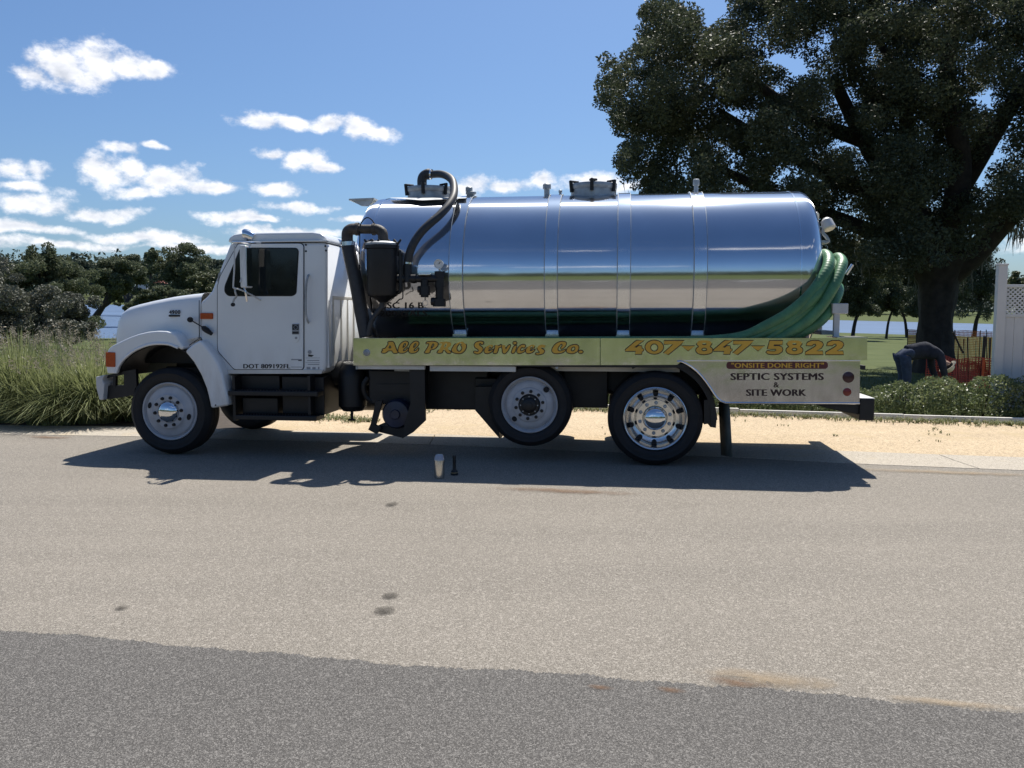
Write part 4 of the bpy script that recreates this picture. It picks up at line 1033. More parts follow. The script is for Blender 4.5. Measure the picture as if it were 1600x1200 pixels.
def POP(pts, y): return [(po(u, v, y)[0], po(u, v, y)[2]) for u, v in pts]
yo = -pump.location.y
part('motor', MB().lathe([(0, 0), (.05, 0), (.06, .02), (.15, .03), (.172, .07), (.172, .42), (.12, .5), (0, .5)], (0, 0, 0), 'Y', 30), mat('dark blue pump casing', (0.018, 0.025, 0.05), 0.35, var=.4), pump)
part('guard', MB().prism(POP([(640,577),(664,577),(665,657),(645,676),(629,685),(633,660),(642,630)], .06), .04 + yo, .09 + yo).prism(POP([(590,600),(664,600),(664,618),(590,612)], .3), .28 + yo, .7 + yo), MT['black'], pump)
part('bracket', MB().prism(POP([(588,626),(598,626),(587,664),(596,668),(589,678),(576,671),(580,662)], .12), .1 + yo, .16 + yo).prism(POP([(592,664),(640,668),(630,684),(590,674)], .2), .18 + yo, .42 + yo), MT['black'], pump)
part('drive_box', MB().box(po(577,572,.35)[0], po(664,572,.35)[0], .3 + yo, .8 + yo, po(600,632,.3)[2], po(600,578,.3)[2]), MT['black'], pump, bevel=.02)
part('plate', MB().box(po(616,560,.25)[0], po(640,560,.25)[0], .25 + yo, .27 + yo, po(620,580,.25)[2], po(620,566,.25)[2]), MT['galv'], pump)
part('pipe', MB().tube(smoothpath([po(575,590,.3), po(568,602,.28), po(572,620,.3), po(590,632,.35)], 5), .03, 10), MT['black'], pump)
x0, x1 = T(664,600,.55)[0], T(764,600,.55)[0]
part('side_tank', MB().box(x0, x1, .5, .72, T(700,640,.5)[1], T(700,577,.5)[1]), MT['black'], TK, bevel=.02)
part('suspension_hanger', MB().box(T(880,600,.55)[0], T(950,600,.55)[0], .55, .72, T(900,637,.55)[1], T(900,577,.55)[1]), MT['black'], TK, bevel=.015)
mb = MB()
mb.box(T(745,600,.6)[0], T(780,600,.6)[0], .45, .72, T(760,640,.5)[1], T(760,590,.5)[1])
part('suspension_hanger', mb, MT['black'], TK, bevel=.015)
prism_part('mudguard', TP([(747,602),(775,602),(785,682),(771,666),(747,638)], .5), .3, .7, MT['black'])
part('air_bag', MB().lathe([(.1, -.1), (.13, -.06), (.11, 0), (.13, .06), (.1, .1)], (lx_, .75, lz_ + .18), 'Z', 20), MT['rubber'], TK)

# --- bed with lettered side panels
BY = -.03
part('deck', MB().box(T(553,550,BY)[0], T(1354,550,BY)[0], BY + .02, 2.43, 1.085, 1.125), MT['black'], TK)
part('side_channel', MB().box(T(560,572,.02)[0], T(664,572,.02)[0], .0, .06, T(600,577,.02)[1], T(600,571,.02)[1]).box(T(672,572,.02)[0], T(806,572,.02)[0], .002, .062, T(700,580,.02)[1], T(700,571,.02)[1]), MT['dirty'], TK, bevel=.004)
part('channel_bracket', MB().box(T(868,572,.0)[0], T(872,572,0)[0], -.005, .05, T(870,576,0)[1], T(870,571,0)[1]).box(T(556,572,.0)[0], T(559,572,0)[0], -.005, .05, T(558,577,0)[1], T(558,571,0)[1]), MT['galv'], TK)
part('under_beam', MB().box(T(806,572,.2)[0], T(1062,572,.2)[0], .2, .3, T(900,580,.2)[1], T(900,571,.2)[1]), MT['dirty'], TK)
pan1 = prism_part('side_panel', TP([(552,528.5),(937.3,528.5),(937.3,570.5),(552,571)], BY), BY, BY + .02, MT['panel'])
pan2 = prism_part('side_panel', TP([(938.3,528.5),(1308,528.2),(1308,526.5),(1355,526.5),(1355,563),(1067,563.5),(1058,570),(938.3,570.5)], BY), BY, BY + .02, MT['panel'])
arc = [(1064,564.5),(1072,568),(1080,573),(1089,580),(1097,588.5),(1104,597.5),(1110,606),(1115,614),(1120,621),(1126,626.5),(1134,629.5)]
skirt = prism_part('skirt_panel', TP(arc + [(1343,630.5),(1344,564.3)], BY + .004), BY + .004, BY + .022, MT['skirt'])
part('panel_trim', MB().tube([T3(u, v, BY + .0) for u, v in [(1058,565)] + arc + [(1343,630.2)]], .012, 8), MT['trim'], skirt)
part('panel_trim', MB().tube([T3(1068, 563.8, BY), T3(1344, 563.6, BY)], .005, 6), MT['trim'], skirt)
part('top_rail', MB().box(T(552,528,BY)[0], T(1308,528,BY)[0], BY + .0205, BY + .06, T(900,529.5,BY)[1] - .012, T(900,529.5,BY)[1]), MT['galv'], TK)
part('corner_plate', MB().box(T(1308,526,BY)[0], T(1356,526,BY)[0], BY - .003, .42, T(1330,527.6,BY)[1] - .005, T(1330,526.6,BY)[1]), MT['trim'], TK)
def inner_wall(name, y, z0, z1, m): part(name, MB().box(T(556,550,BY)[0], T(1340,550,BY)[0], y, y + .02, z0, z1), m, TK)
inner_wall('side_panel', 2.41, 1.10, 1.40, MT['galv'])
def bulb(u, v, r, m, parent, yl=BY): 
    part('lamp', MB().lathe([(r * 1.25, 0), (r * 1.25, -.008), (r, -.010), (r, -.016), (r * .6, -.02), (0, -.022)], T3(u, v, yl), 'Y', 20), m, parent)
bulb(573, 551, .032, MT['galv'], pan1); bulb(1325.5, 589.5, .047, MT['darkred'], skirt, BY + .004); bulb(1323.5, 612.5, .034, MT['red'], skirt, BY + .004)
# rear bumper, mudguards, flap
bx0 = T(1343, 640, .02)[0]; bx1 = T(1366.5, 640, .02)[0]
part('rear_bumper', MB().box(bx0, bx1, .02, 2.4, T(1355, 657, .02)[1], T(1355, 623.5, .02)[1]).prism(TP([(1272,631.5),(1343,631),(1343,648),(1325,645),(1290,637)], .06), .05, .3), MT['black'], TK, bevel=.01)
part('bumper_sunlit_top', MB().box(bx0, bx1, .02, 2.4, T(1355, 623.5, .02)[1] + .003, T(1355, 623.5, .02)[1] + .01), MT['whitebar'], TK)  # pale sheet painting the sunlight on top of the black bumper
mb = MB(); cxw, czw = rx_, .522; pr = [(cxw + .66 * math.cos(R(a)), czw + .66 * math.sin(R(a))) for a in np.linspace(-8, 115, 22)]; pr2 = [(cxw + .60 * math.cos(R(a)), czw + .60 * math.sin(R(a))) for a in np.linspace(115, -8, 22)]
mb.prism(pr + pr2, .04, .68)
part('mudguard', mb, MT['black'], TK)
prism_part('mudguard', TP([(1100,625),(1116,624),(1121,655.5),(1106,662),(1100,663)], .06), .05, .66, MT['black'])
fl = MB().add([T3(1124, 628, .45), T3(1140, 628, .06), T3(1144.5, 714, .06), T3(1128, 711, .45)], [(0, 1, 2, 3)])
me_ = mesh_of('mud_flap', fl); o_ = put('mud_flap', me_, mat('worn dark green flap', (0.13, 0.145, 0.13), .6, var=.3), TK)
sol = o_.modifiers.new('thick', 'SOLIDIFY'); sol.thickness = .012

# --- tank
TY, TZ, TR = 1.20, 2.118, .985
tx0 = T(576, 420, .22)[0]; tx1 = T(1262, 420, .22)[0]
prof = []
hd_ = .30
for k in range(33):
    t = math.pi / 2 * k / 32; prof.append((TR * math.sin(t) ** .62, -hd_ * math.cos(t) ** .7))
L_ = tx1 - tx0
prof += [(TR, L_ * q) for q in np.linspace(.002, .998, 14)]
for k in range(33):
    t = math.pi / 2 * (1 - k / 32); prof.append((TR * math.sin(t) ** .62, L_ + .25 * math.cos(t) ** .7))
tank = empty('tank', (0, 0, 0), TK)
part('shell', MB().lathe(prof, (tx0, TY, TZ), 'X', 240), MT['tank'], tank, angle=60)
def band(x0, x1, h, name, m, a0=-200, a1=20, n=120):
    """a strap round the shell between two angles (0 = far side, -90 = underneath, -180 = near side)"""
    vs, fs = [], []
    full = a1 - a0 >= 359.9
    for k in range(n + 1):
        a = R(lerp(a0, a1, k / n)); c_, s_ = math.cos(a), math.sin(a)
        for (x, r) in ((x0, TR - .004), (x0, TR + h), (x1, TR + h), (x1, TR - .004)): vs.append((x, TY + r * c_, TZ + r * s_))
    for k in range(n):
        for q in range(4): fs.append((k*4+q, k*4+(q+1) % 4, (k+1)*4+(q+1) % 4, (k+1)*4+q))
    return part(name, MB().add(vs, fs), m, tank, angle=30)
def tu(u): return T(u, 430, .21)[0]
for (u0, u1) in ((701.5, 722.5), (850.5, 870.5), (964.5, 985), (1084.5, 1105)):
    st = band(tu(u0), tu(u1), .016, 'strap', MT['strap'], -360, 0, 150)
    xm0, xm1 = tu(u0) - .004, tu(u1) + .004
    part('strap_edge', MB().tube([(tu(u0), TY - (TR + .014) * math.cos(t), TZ + (TR + .014) * math.sin(t)) for t in np.linspace(-1.2, 1.75, 60)], .0055, 6), MT['galv'], st)
    part('strap_edge', MB().tube([(tu(u1), TY - (TR + .014) * math.cos(t), TZ + (TR + .014) * math.sin(t)) for t in np.linspace(-1.2, 1.75, 60)], .0045, 6), MT['galv'], st)
    yb = T(0, 514, .3); part('strap_foot', MB().box(xm0, xm1, .42, .56, 1.40, 1.43), MT['trim'], st)
band(tu(575.5), tu(578.5), .004, 'weld_seam', MT['strap'], -360, 0, 150)
band(tu(1251), tu(1254), .004, 'weld_seam', MT['strap'], -360, 0, 150)
ZT = TZ + TR
def fitting(u, h, r, m=MT['galv']):
    x = T(u, 300, TY)[0]
    part('vent_fitting', MB().lathe([(r * .75, -.06), (r * .75, h * .55), (r * 1.1, h * .56), (r * 1.1, h * .92), (r * .8, h), (0, h)], (x, TY - .05, ZT), 'Z', 10), m, tank)
fitting(734, .13, .04); fitting(855, .15, .045); fitting(1087, .17, .035); fitting(737, .07, .06); fitting(876, .07, .02)
def manhole(u0, u1, elbow=False):
    x0, x1 = T(u0, 295, TY - .25)[0], T(u1, 295, TY - .25)[0]; x, r = (x0 + x1) / 2, (x1 - x0) / 2 - .03
    root = empty('manhole', (x, TY, ZT - .045), tank); root.scale = (1, 1, .8)
    part('collar', MB().lathe([(r * .94, -.05), (r * .94, .13), (r * .99, .15), (r * 1.0, .2), (r * .97, .22), (r * .5, .245), (0, .25)], (0, 0, 0), 'Z', 40), MT['galv'], root)
    for k in range(6):
        a = k * math.pi / 3 + .5; mb = MB()
        mb.tube([(r * 1.0 * math.cos(a), r * 1.0 * math.sin(a), .09), (r * 1.05 * math.cos(a), r * 1.05 * math.sin(a), .26)], .022, 8)
        mb.tube([(r * 1.08 * math.cos(a), r * 1.08 * math.sin(a), .25), (r * .7 * math.cos(a), r * .7 * math.sin(a), .245)], .018, 8)
        part('clamp', mb, MT['black'], root)
    return root
manhole(624, 702); m2 = manhole(884, 968)
part('knob', MB().lathe([(.02, .2), (.02, .28), (.05, .285), (.05, .31), (0, .32)], (0, 0, 0), 'Z', 12), MT['black'], m2)
part('saddle_plate', MB().add([T3(609, 308.6, .95), T3(730, 308, .95), T3(728, 309.6, .72), T3(660, 313, .7), T3(615, 309.6, .8)], [(0, 1, 2, 3, 4)]), MT['galv'], tank)
part('walkway_bracket', MB().prism(TP([(545,310.5),(584,309),(584,311.5),(545,313)], .95), .95, 1.45).prism(TP([(548,313),(584,311.6),(574,322),(564,321.5)], .96), .97, 1.0), MT['galv'], tank, smooth=False)
part('saddle', MB().box(tx0 + .1, tx1 - .1, .70, 1.70, 1.0, 1.2), MT['black'], TK)

# --- plumbing at the front of the tank
part('intake_pipe', MB().tube(smoothpath([T3(572, 526, .1), T3(565, 490, .11), T3(556, 440, .12), T3(548, 405, .13), T3(544, 385, .14)], 5), .078, 18), MT['hose'], TK)
part('hose_clamp', MB().tube([T3(544.2, 384, .14), T3(543.8, 378, .14)], .083, 18), MT['trim'], TK)
rust = mat('rusty black pipe', (0.055, 0.045, 0.036), .65, var=.4, scale=12, bump=.2)
part('pipe_elbow', MB().tube(smoothpath([T3(543.5, 384, .14), T3(542.5, 372, .14), T3(543.5, 362.5, .14), T3(549, 358.4, .14), T3(558, 358, .14)], 5), .065, 16).tube([T3(556, 358, .14), T3(561, 358, .14)], .074, 16).tube([T3(543.4, 383, .14), T3(543, 377, .14)], .074, 16), rust, TK)
part('cross_pipe', MB().tube([T3(560, 358, .14), T3(590, 358.4, .14)], .052, 14), rust, TK)
part('pipe_elbow', MB().tube(smoothpath([T3(583, 358.3, .14), T3(590, 358.6, .14), T3(597, 363, .13), T3(598.5, 371, .12), T3(598.5, 382, .12)], 5), .058, 16).tube([T3(582, 358.3, .14), T3(586, 358.3, .14)], .068, 16), rust, TK)
trap = empty('moisture_trap', T3(597, 380, .06), TK)
def to(u, v, y): return tuple(Vector(T3(u, v, y)) - Vector(trap.location))
zz = lambda v: to(597, v, .06)[2]
r0 = to(621, 420, .06)[0]
part('body', MB().lathe([(0, zz(473)), (.05, zz(472)), (.06, zz(470)), (r0 * .95, zz(462)), (r0, zz(459)), (r0, zz(390)), (r0 * 1.1, zz(389)), (r0 * 1.1, zz(384)), (0, zz(383.5))], (0, 0, 0), 'Z', 36), MT['black'], trap)
part('lid', MB().lathe([(r0 * 1.08, zz(383.5)), (r0 * 1.08, zz(380.5)), (r0 * .9, zz(378.5)), (r0 * .5, zz(377)), (0, zz(376.6))], (0, 0, 0), 'Z', 36), MT['galv'], trap)
for (u, y) in ((575, .02), (621, .02), (587, -.08), (612, .2)):
    x, yy, z = to(u, 386, y); mb = MB().tube([(x, yy, z - .1), (x, yy, z + .04)], .012, 8)
    for s_ in (-1, 1): mb.tube([(x, yy, z + .03), (x + s_ * .042, yy, z + .085)], [.016, .011], 8)
    part('wing_nut', mb, MT['black'], trap)
part('sight_tube', MB().tube(smoothpath([to(622, 392, .03), to(625, 396, .03), to(625.5, 440, .03), to(625, 455, .03), to(620, 458, .05)], 4), .02, 8).tube([to(628.5, 395, .04), to(628.5, 455, .04)], .006, 6), MT['black'], trap)
part('drain', MB().tube([to(597, 470, .06), to(596.5, 482, .06)], .03, 10).tube(smoothpath([to(596.5, 480, .06), to(588, 490, .05), to(580, 503, .04), to(575, 524, .04)], 5), .028, 10), MT['hose'], trap)
part('wire', MB().tube(smoothpath([to(563, 470, .1), to(562, 420, .1), to(562.5, 360, .1), to(566, 346, .12), to(574, 340, .13), to(582, 345, .13), to(588, 356, .13)], 6), .007, 6), MT['seam'], trap)
part('wire', MB().tube(smoothpath([to(618, 474, .03), to(624, 468, .0), to(629, 466, .0), to(629.5, 455, .02)], 5), .007, 6), MT['seam'], trap)
man = empty('manifold', T3(650, 435, .08), TK)
def no(u, v, y): return tuple(Vector(T3(u, v, y)) - Vector(man.location))
part('pipe', MB().tube([no(612, 435.5, .07), no(690, 435.5, .10)], .042, 14).tube([no(622, 435.5, .07), no(632, 435.5, .07)], .05, 14).tube([no(643, 435.5, .08), no(650, 435.5, .08)], .052, 14), MT['black'], man)
part('tee', MB().tube([no(637, 441, .08), no(637, 414, .09)], .05, 14).tube([no(654, 430, .09), no(673, 430, .09)], [.02, .02], 10), MT['black'], man)
part('flange', MB().box(no(654, 430, .03)[0], no(673, 430, .03)[0], no(654, 430, .02)[1], no(654, 430, .14)[1], no(660, 430, .05)[2], no(660, 427.5, .05)[2]), MT['trim'], man, bevel=.004)
part('relief_valve', MB().tube([no(663.5, 437, .07), no(663.5, 447, .07)], .045, 12).tube([no(663.5, 447, .07), no(663.5, 461, .07)], .062, 12).tube([no(663.5, 460, .07), no(663.5, 464.5, .07)], .045, 12).tube([no(653, 452, .07), no(663, 452, .07)], .038, 10).tube([no(664.3, 464, .07), no(664.3, 469, .07)], .007, 6), MT['black'], man)
rg = [no(664.5 + 4.3 * math.cos(t), 473.5 + 4.3 * math.sin(t), .07) for t in np.linspace(0, 6.2832, 22)]
part('pull_ring', MB().tube(rg, .0025, 5, caps=False), MT['galv'], man)
part('stack', MB().tube([no(687, 424, .1), no(687, 478, .1)], .048, 14).tube([no(687, 424, .1), no(687, 433, .1)], .058, 14).tube([no(687, 441, .1), no(687, 449, .1)], .056, 14).tube([no(686.5, 467, .1), no(686.5, 479, .1)], .075, 14).tube([no(674, 471, .08), no(680, 471, .08)], .045, 10), MT['black'], man)
g1 = part('gauge', MB().lathe([(0, .03), (.05, .03), (.054, 0), (.054, -.014), (.046, -.014), (.045, -.006), (0, -.006)], no(685.5, 412.5, .07), 'Y', 24).tube([no(687, 418, .09), no(687, 428, .09)], .014, 8), MT['gauge'], man)
part('needle', MB().tube([no(685.5, 412.5, .06), no(688, 409.5, .06)], .0035, 5), MT['blacktxt'], man)
hs = smoothpath([T3(637, 436, .09), T3(637, 424, .09), T3(637.5, 412, .09), T3(640, 396, .09), T3(647, 379, .10), T3(658, 363, .14), T3(671, 350, .19), T3(686, 337, .27), T3(699, 323, .38), T3(707.5, 309, .52), T3(709.5, 296, .68), T3(707, 283, .85), T3(699, 275.5, 1.0), T3(688, 272, 1.1), T3(674, 272.5, 1.16)], 6)
part('suction_hose', MB().tube(hs, .047, 16), MT['hose'], TK)
part('hose_clamp', MB().tube([T3(637.8, 412.6, .09), T3(638, 409.8, .09)], .051, 16), MT['trim'], TK)
part('hose_clamp', MB().tube([T3(672, 272.3, 1.16), T3(674.5, 272.4, 1.16)], .064, 16), MT['trim'], TK)
part('pipe_elbow', MB().tube(smoothpath([T3(674, 272, 1.16), T3(668, 271.6, 1.18), T3(662, 275, 1.18), T3(659.5, 281, 1.18), T3(659.5, 291, 1.18)], 5), .06, 16).tube([T3(671.5, 272.3, 1.17), T3(667.5, 272, 1.17)], .068, 16), MT['hose'], TK)

# --- rear end: lamps, post, grab bar
rl_ = empty('work_lamp', T3(1295, 352, .9), TK)
def ro(u, v, y): return tuple(Vector(T3(u, v, y)) - Vector(rl_.location))
def lampcan(u, v, y, r, root, dirv):
    c = Vector(T3(u, v, y)) - Vector(root.location); d = Vector(dirv).normalized()
    part('lamp_can', MB().tube([c - d * .13, c - d * .10, c - d * .02, c], [r * .45, r * .85, r, r], 18), MT['whitebar'], root)
    part('lens', MB().tube([c, c + d * .012], [r * .86, r * .8], 18), MT['lens'], root)
lampcan(1295.5, 357, .9, .075, rl_, (.25, -.35, -.9))
part('bracket', MB().tube(smoothpath([ro(1287, 356, .9), ro(1286, 364, .9), ro(1291, 370, .9), ro(1294, 377, .9), ro(1284, 380, .9), ro(1270, 381, .9)], 4), .02, 8).box(ro(1272,376,.8)[0], ro(1290,376,.8)[0], ro(0,0,.8)[1], ro(0,0,1.0)[1], ro(1280,379,.8)[2], ro(1280,375.5,.8)[2]), MT['galv'], rl_)
rl2 = empty('work_lamp', T3(1276, 338, 1.0), TK)
lampcan(1275.5, 340, 1.0, .065, rl2, (.8, -.5, -.2))
px0 = T(1303, 500, .12)[0]; px1 = T(1312.5, 500, .12)[0]
part('rear_post', MB().box(px0, px1, .12, .17, T(1308,528,.12)[1], T(1308,480,.12)[1]).box(T(1300,480,.12)[0], T(1325,480,.12)[0], .1, .2, T(1308,490,.1)[1], T(1308,474,.1)[1]), MT['whitebar'], TK, bevel=.008)
part('tray_edge', MB().box(T(1282,520,.3)[0], T(1304,520,.3)[0], .25, .9, T(1290,523,.25)[1], T(1290,517,.25)[1]), MT['galv'], TK)
part('grab_bar', MB().tube([T3(1322, 429, .8), T3(1332, 413.5, .8)], .02, 8), MT['trim'], TK)
part('rear_ladder', MB().tube([T3(1282, 400, 1.0), T3(1282, 520, 1.0)], .02, 8).tube([T3(1279, 415, 1.5), T3(1279, 520, 1.5)], .02, 8), MT['galv'], TK)

# ---------------------------------------------------------------- lettering
from mathutils.geometry import tessellate_polygon
def flatmap(y):
    return lambda u, v: T3(u, v, y)
def tankmap(u, v):
    """the point of the tank's side seen at (u, v), a hair off the metal"""
    d = ray(u, v); c0 = -TO.dot(EY); dy = d.dot(EY); dz = d.z
    yc, zc, r = TY - c0, TZ - CAMZ, TR + .003
    A = dy*dy + dz*dz; B = -2 * (dy*yc + dz*zc); C = yc*yc + zc*zc - r*r
    t = (-B - math.sqrt(max(0, B*B - 4*A*C))) / (2*A)
    p = Vector((d.x * t, d.y * t, 0)) - TO
    return (p.dot(EX), p.dot(EY), CAMZ + dz * t)
def text_part(name, s, u0, u1, v0, v1, fmap, m, parent, bold=0.0, wide=0.0, space=0.0):
    cu = bpy.data.curves.new('lettering', 'FONT'); cu.body = s; cu.size = 1.0; cu.offset = bold; cu.resolution_u = 3
    cu.space_character = 1.0 + bold * 2.8 + space
    ob_ = bpy.data.objects.new('lettering', cu); col.objects.link(ob_)
    bpy.context.view_layer.update()
    me_ = bpy.data.meshes.new_from_object(ob_.evaluated_get(bpy.context.evaluated_depsgraph_get()))
    bpy.data.objects.remove(ob_); bpy.data.curves.remove(cu)
    co = np.array([v.co[:] for v in me_.vertices]); lo_, hi_ = co.min(0), co.max(0)
    for v, c in zip(me_.vertices, co):
        uu = lerp(u0, u1, (c[0] - lo_[0]) / (hi_[0] - lo_[0])); vv = lerp(v1, v0, (c[1] - lo_[1]) / (hi_[1] - lo_[1]))
        v.co = fmap(uu, vv)
    if wide:        # heavy strokes: the same letters again a touch to either side, each on its own layer of the print
        bm = bmesh.new(); bm.from_mesh(me_); src_ = list(bm.faces)
        e0, e1 = Vector(fmap(u0, v0)), Vector(fmap(u0 + wide, v0)); sx_ = e1 - e0; out_ = Vector((0, -.0003, 0))
        for k_ in (-1, 1, -.5, .5):
            r_ = bmesh.ops.duplicate(bm, geom=src_)
            bmesh.ops.translate(bm, verts=[g_ for g_ in r_['geom'] if isinstance(g_, bmesh.types.BMVert)], vec=sx_ * k_ + out_ * (1.6 + k_))
        bm.to_mesh(me_); bm.free()
    me_.materials.clear(); me_.materials.append(m)
    return put(name, me_, None, parent)
def cat_closed(P, k=5):
    P = [np.array(p, float) for p in P]; n = len(P); out = []
    for i in range(n):
        a, b, c, d = P[i-1], P[i], P[(i+1) % n], P[(i+2) % n]
        for q in range(k):
            t = q / k; out.append(0.5 * ((2*b) + (c-a)*t + (2*a-5*b+4*c-d)*t*t + (3*b-a-3*c+d)*t**3))
    return np.array(out)
def glyph(name, loops, conv, fmap, m, parent, off, smooth=True):
    """loops: first the outline, then its holes, in sketch units; off grows the outline and shrinks the holes"""
    L2 = []
    for i, P in enumerate(loops):
        A = cat_closed(P) if smooth else np.array(P, float)
        if not smooth and off: pass
        A = grow(A, off if i == 0 else -off)
        L2.append([Vector((p[0], p[1], 0)) for p in A])
    tri = tessellate_polygon(L2); flat = [p for l in L2 for p in l]
    mb = MB().add([fmap(*conv(p.x, p.y)) for p in flat], [tuple(t) for t in tri])
    me_ = bpy.data.meshes.new(name); me_.from_pydata(mb.v, [], mb.f); me_.materials.append(m)
    return put(name, me_, None, parent)
def ell(cx, cy, rx, ry, n=14): return [(cx + rx * math.cos(2*math.pi*k/n), cy + ry * math.sin(2*math.pi*k/n)) for k in range(n)]
sh = lambda P, dx, dy=0: [(x + dx, y + dy) for x, y in P]
EL = [(420,240),(388,232),(372,208),(378,165),(400,118),(440,82),(482,72),(510,86),(514,112),(498,142),(470,168),(446,195),(452,207),(478,197),(502,168),(514,172),(504,205),(468,232)]
ELH = [(440,163),(448,125),(468,104),(479,114),(466,142)]
A_ = [[(148,234),(143,216),(158,202),(152,190),(162,178),(192,170),(214,142),(236,112),(230,93),(245,78),(288,75),(310,86),(324,112),(338,150),(354,195),(371,226),(352,240),(312,238),(292,217),(281,204),(238,208),(217,225),(190,238)], [(246,166),(262,132),(275,164)]]
P_ = [[(745,236),(742,222),(774,172),(800,122),(795,106),(766,109),(762,92),(790,78),(870,75),(918,90),(930,116),(914,150),(880,180),(838,190),(820,206),(814,230),(780,241)], [(845,166),(831,166),(850,116),(866,110),(870,128)]]
R_ = [[(922,236),(916,222),(950,172),(976,116),(970,106),(946,109),(944,92),(975,78),(1060,75),(1104,88),(1114,112),(1100,145),(1068,170),(1086,200),(1110,226),(1090,242),(1058,240),(1034,216),(1016,188),(1000,202),(986,230),(950,241)], [(1012,150),(1030,112),(1044,108),(1045,126),(1031,150)]]
O_ = [[(1215,245),(1150,235),(1116,206),(1126,165),(1160,116),(1210,86),(1270,75),(1286,90),(1314,112),(1322,150),(1304,196),(1264,235)], [(1216,214),(1192,190),(1192,155),(1216,120),(1240,102),(1249,112),(1245,131),(1259,152),(1257,180),(1240,206)]]
S_ = [[(40,250),(6,236),(2,216),(26,210),(50,216),(68,206),(58,186),(20,160),(8,126),(26,92),(76,72),(124,75),(141,94),(130,115),(106,118),(96,101),(80,110),(86,130),(120,156),(130,190),(110,226),(75,246)]]
E_ = [[(185,245),(152,232),(146,200),(166,156),(206,126),(246,118),(271,128),(269,152),(240,176),(206,196),(216,206),(246,196),(274,181),(268,202),(234,232)], [(211,174),(219,155),(239,145),(237,160)]]
RR_ = [[(285,242),(271,230),(285,190),(296,151),(291,140),(311,122),(338,130),(350,136),(374,120),(389,128),(379,155),(350,166),(340,200),(326,235),(306,243)]]
V_ = [[(420,245),(401,226),(396,180),(386,140),(401,122),(434,125),(443,150),(449,180),(475,136),(500,120),(514,130),(500,166),(470,215),(446,240)]]
I_ = [[(540,243),(525,226),(540,180),(555,146),(588,130),(599,142),(585,190),(570,230)]]
C_ = [[(640,245),(606,232),(601,200),(621,156),(660,123),(700,118),(721,130),(716,155),(690,166),(672,156),(652,185),(656,206),(686,201),(714,181),(721,191),(700,222)]]
S2 = [[(890,262),(860,251),(863,236),(900,236),(914,225),(891,196),(881,165),(901,131),(950,115),(996,128),(1001,150),(976,165),(946,160),(946,172),(980,196),(984,220),(955,250)]]
CC = [[(1140,245),(1101,231),(1086,196),(1106,146),(1150,101),(1210,76),(1264,79),(1288,100),(1274,145),(1240,174),(1216,183),(1212,160),(1230,131),(1224,112),(1196,131),(1172,170),(1176,199),(1201,209),(1246,195),(1279,181),(1269,211),(1220,238)]]
O2 = [[(1350,245),(1301,231),(1289,200),(1311,156),(1360,126),(1420,118),(1454,135),(1462,170),(1444,210),(1400,240)], [(1375,209),(1354,195),(1366,166),(1394,151),(1407,161),(1404,190)]]
cA = lambda x, y: (580 + x / 8.889, 525 + y / 8.889)
cB = lambda x, y: (740 + x / 8.889, 525 + y / 8.889)
cC = lambda x, y: (970 + x / 8.889, 525 + y / 8.889)
cD = lambda x, y: (1140 + x / 7.273, 525 + y / 7.273)
GL = [(A_, cA, 1), ([EL, ELH], cA, 1), ([sh(EL, 147), sh(ELH, 147)], cA, 1), (P_, cA, 1), (R_, cA, 1), (O_, cA, 1),
      (S_, cB, 1), (E_, cB, 1), (RR_, cB, 1), (V_, cB, 1), (I_, cB, 1), ([ell(573, 98, 27, 23)], cB, 1), (C_, cB, 1), ([sh(l, 578) for l in E_], cB, 1), (S2, cB, 1), (CC, cB, 1), (O2, cB, 1), ([ell(1488, 220, 33, 22)], cB, 1)]
FOUR = [[(60,212),(60,190),(200,72),(222,60),(326,60),(190,158),(216,159),(242,135),(290,135),(296,176),(320,180),(314,211),(297,212),(289,254),(198,254),(206,212)]]
SEVEN = [[(600,64),(884,62),(838,116),(660,261),(590,235),(724,116),(600,116)]]
DASH = [[(838,137),(1032,137),(935,208)]]
ZERO = [ell(465, 155, 128, 97, 28), ell(465, 160, 52, 51, 20)]
EIGHT = [cat_closed([(1160,57),(1236,65),(1263,92),(1261,118),(1240,146),(1268,170),(1275,205),(1250,240),(1160,259),(1076,245),(1043,206),(1052,170),(1080,147),(1056,120),(1058,90),(1090,63)], 3), ell(1160, 110, 27, 12), ell(1160, 187, 36, 20)]
FIVE = [[(455,52),(605,52),(598,100),(505,100),(500,112),(560,110),(595,126),(605,155),(596,180),(560,204),(505,212),(440,206),(413,186),(428,164),(475,172),(512,172),(530,160),(520,149),(480,151),(430,146)]]
TWO = [[(858,212),(862,182),(960,126),(984,106),(975,92),(955,93),(938,110),(870,110),(882,74),(930,51),(1010,51),(1054,70),(1066,100),(1046,136),(988,170),(1056,170),(1066,212)]]
GL += [(FOUR, cC, 0), (ZERO, cC, 0), (SEVEN, cC, 0), (DASH, cC, 0), (EIGHT, cC, 0), ([sh(FOUR[0], 1228)], cC, 0), ([sh(SEVEN[0], 963)], cC, 0), ([sh(DASH[0], 970)], cC, 0),
       (FIVE, cD, 0), ([sh(l, 1253) for l in EIGHT], cC, 0), (TWO, cD, 0), ([sh(TWO[0], 232)], cD, 0)]
for i, (loops, conv, smo) in enumerate(GL):
    par = pan1 if conv in (cA, cB) else pan2
    dy = .0006 * (i % 3)
    g_o = glyph('letter', loops, conv, flatmap(BY - .003 - dy), MT['brown'], par, 7.5 if conv is not cD else 6.2, bool(smo))
    g_f = glyph('letter_face', loops, conv, flatmap(BY - .0055 - dy), MT['gold'], g_o, -4.5 if conv is not cD else -3.6, bool(smo))
SY = BY + .004
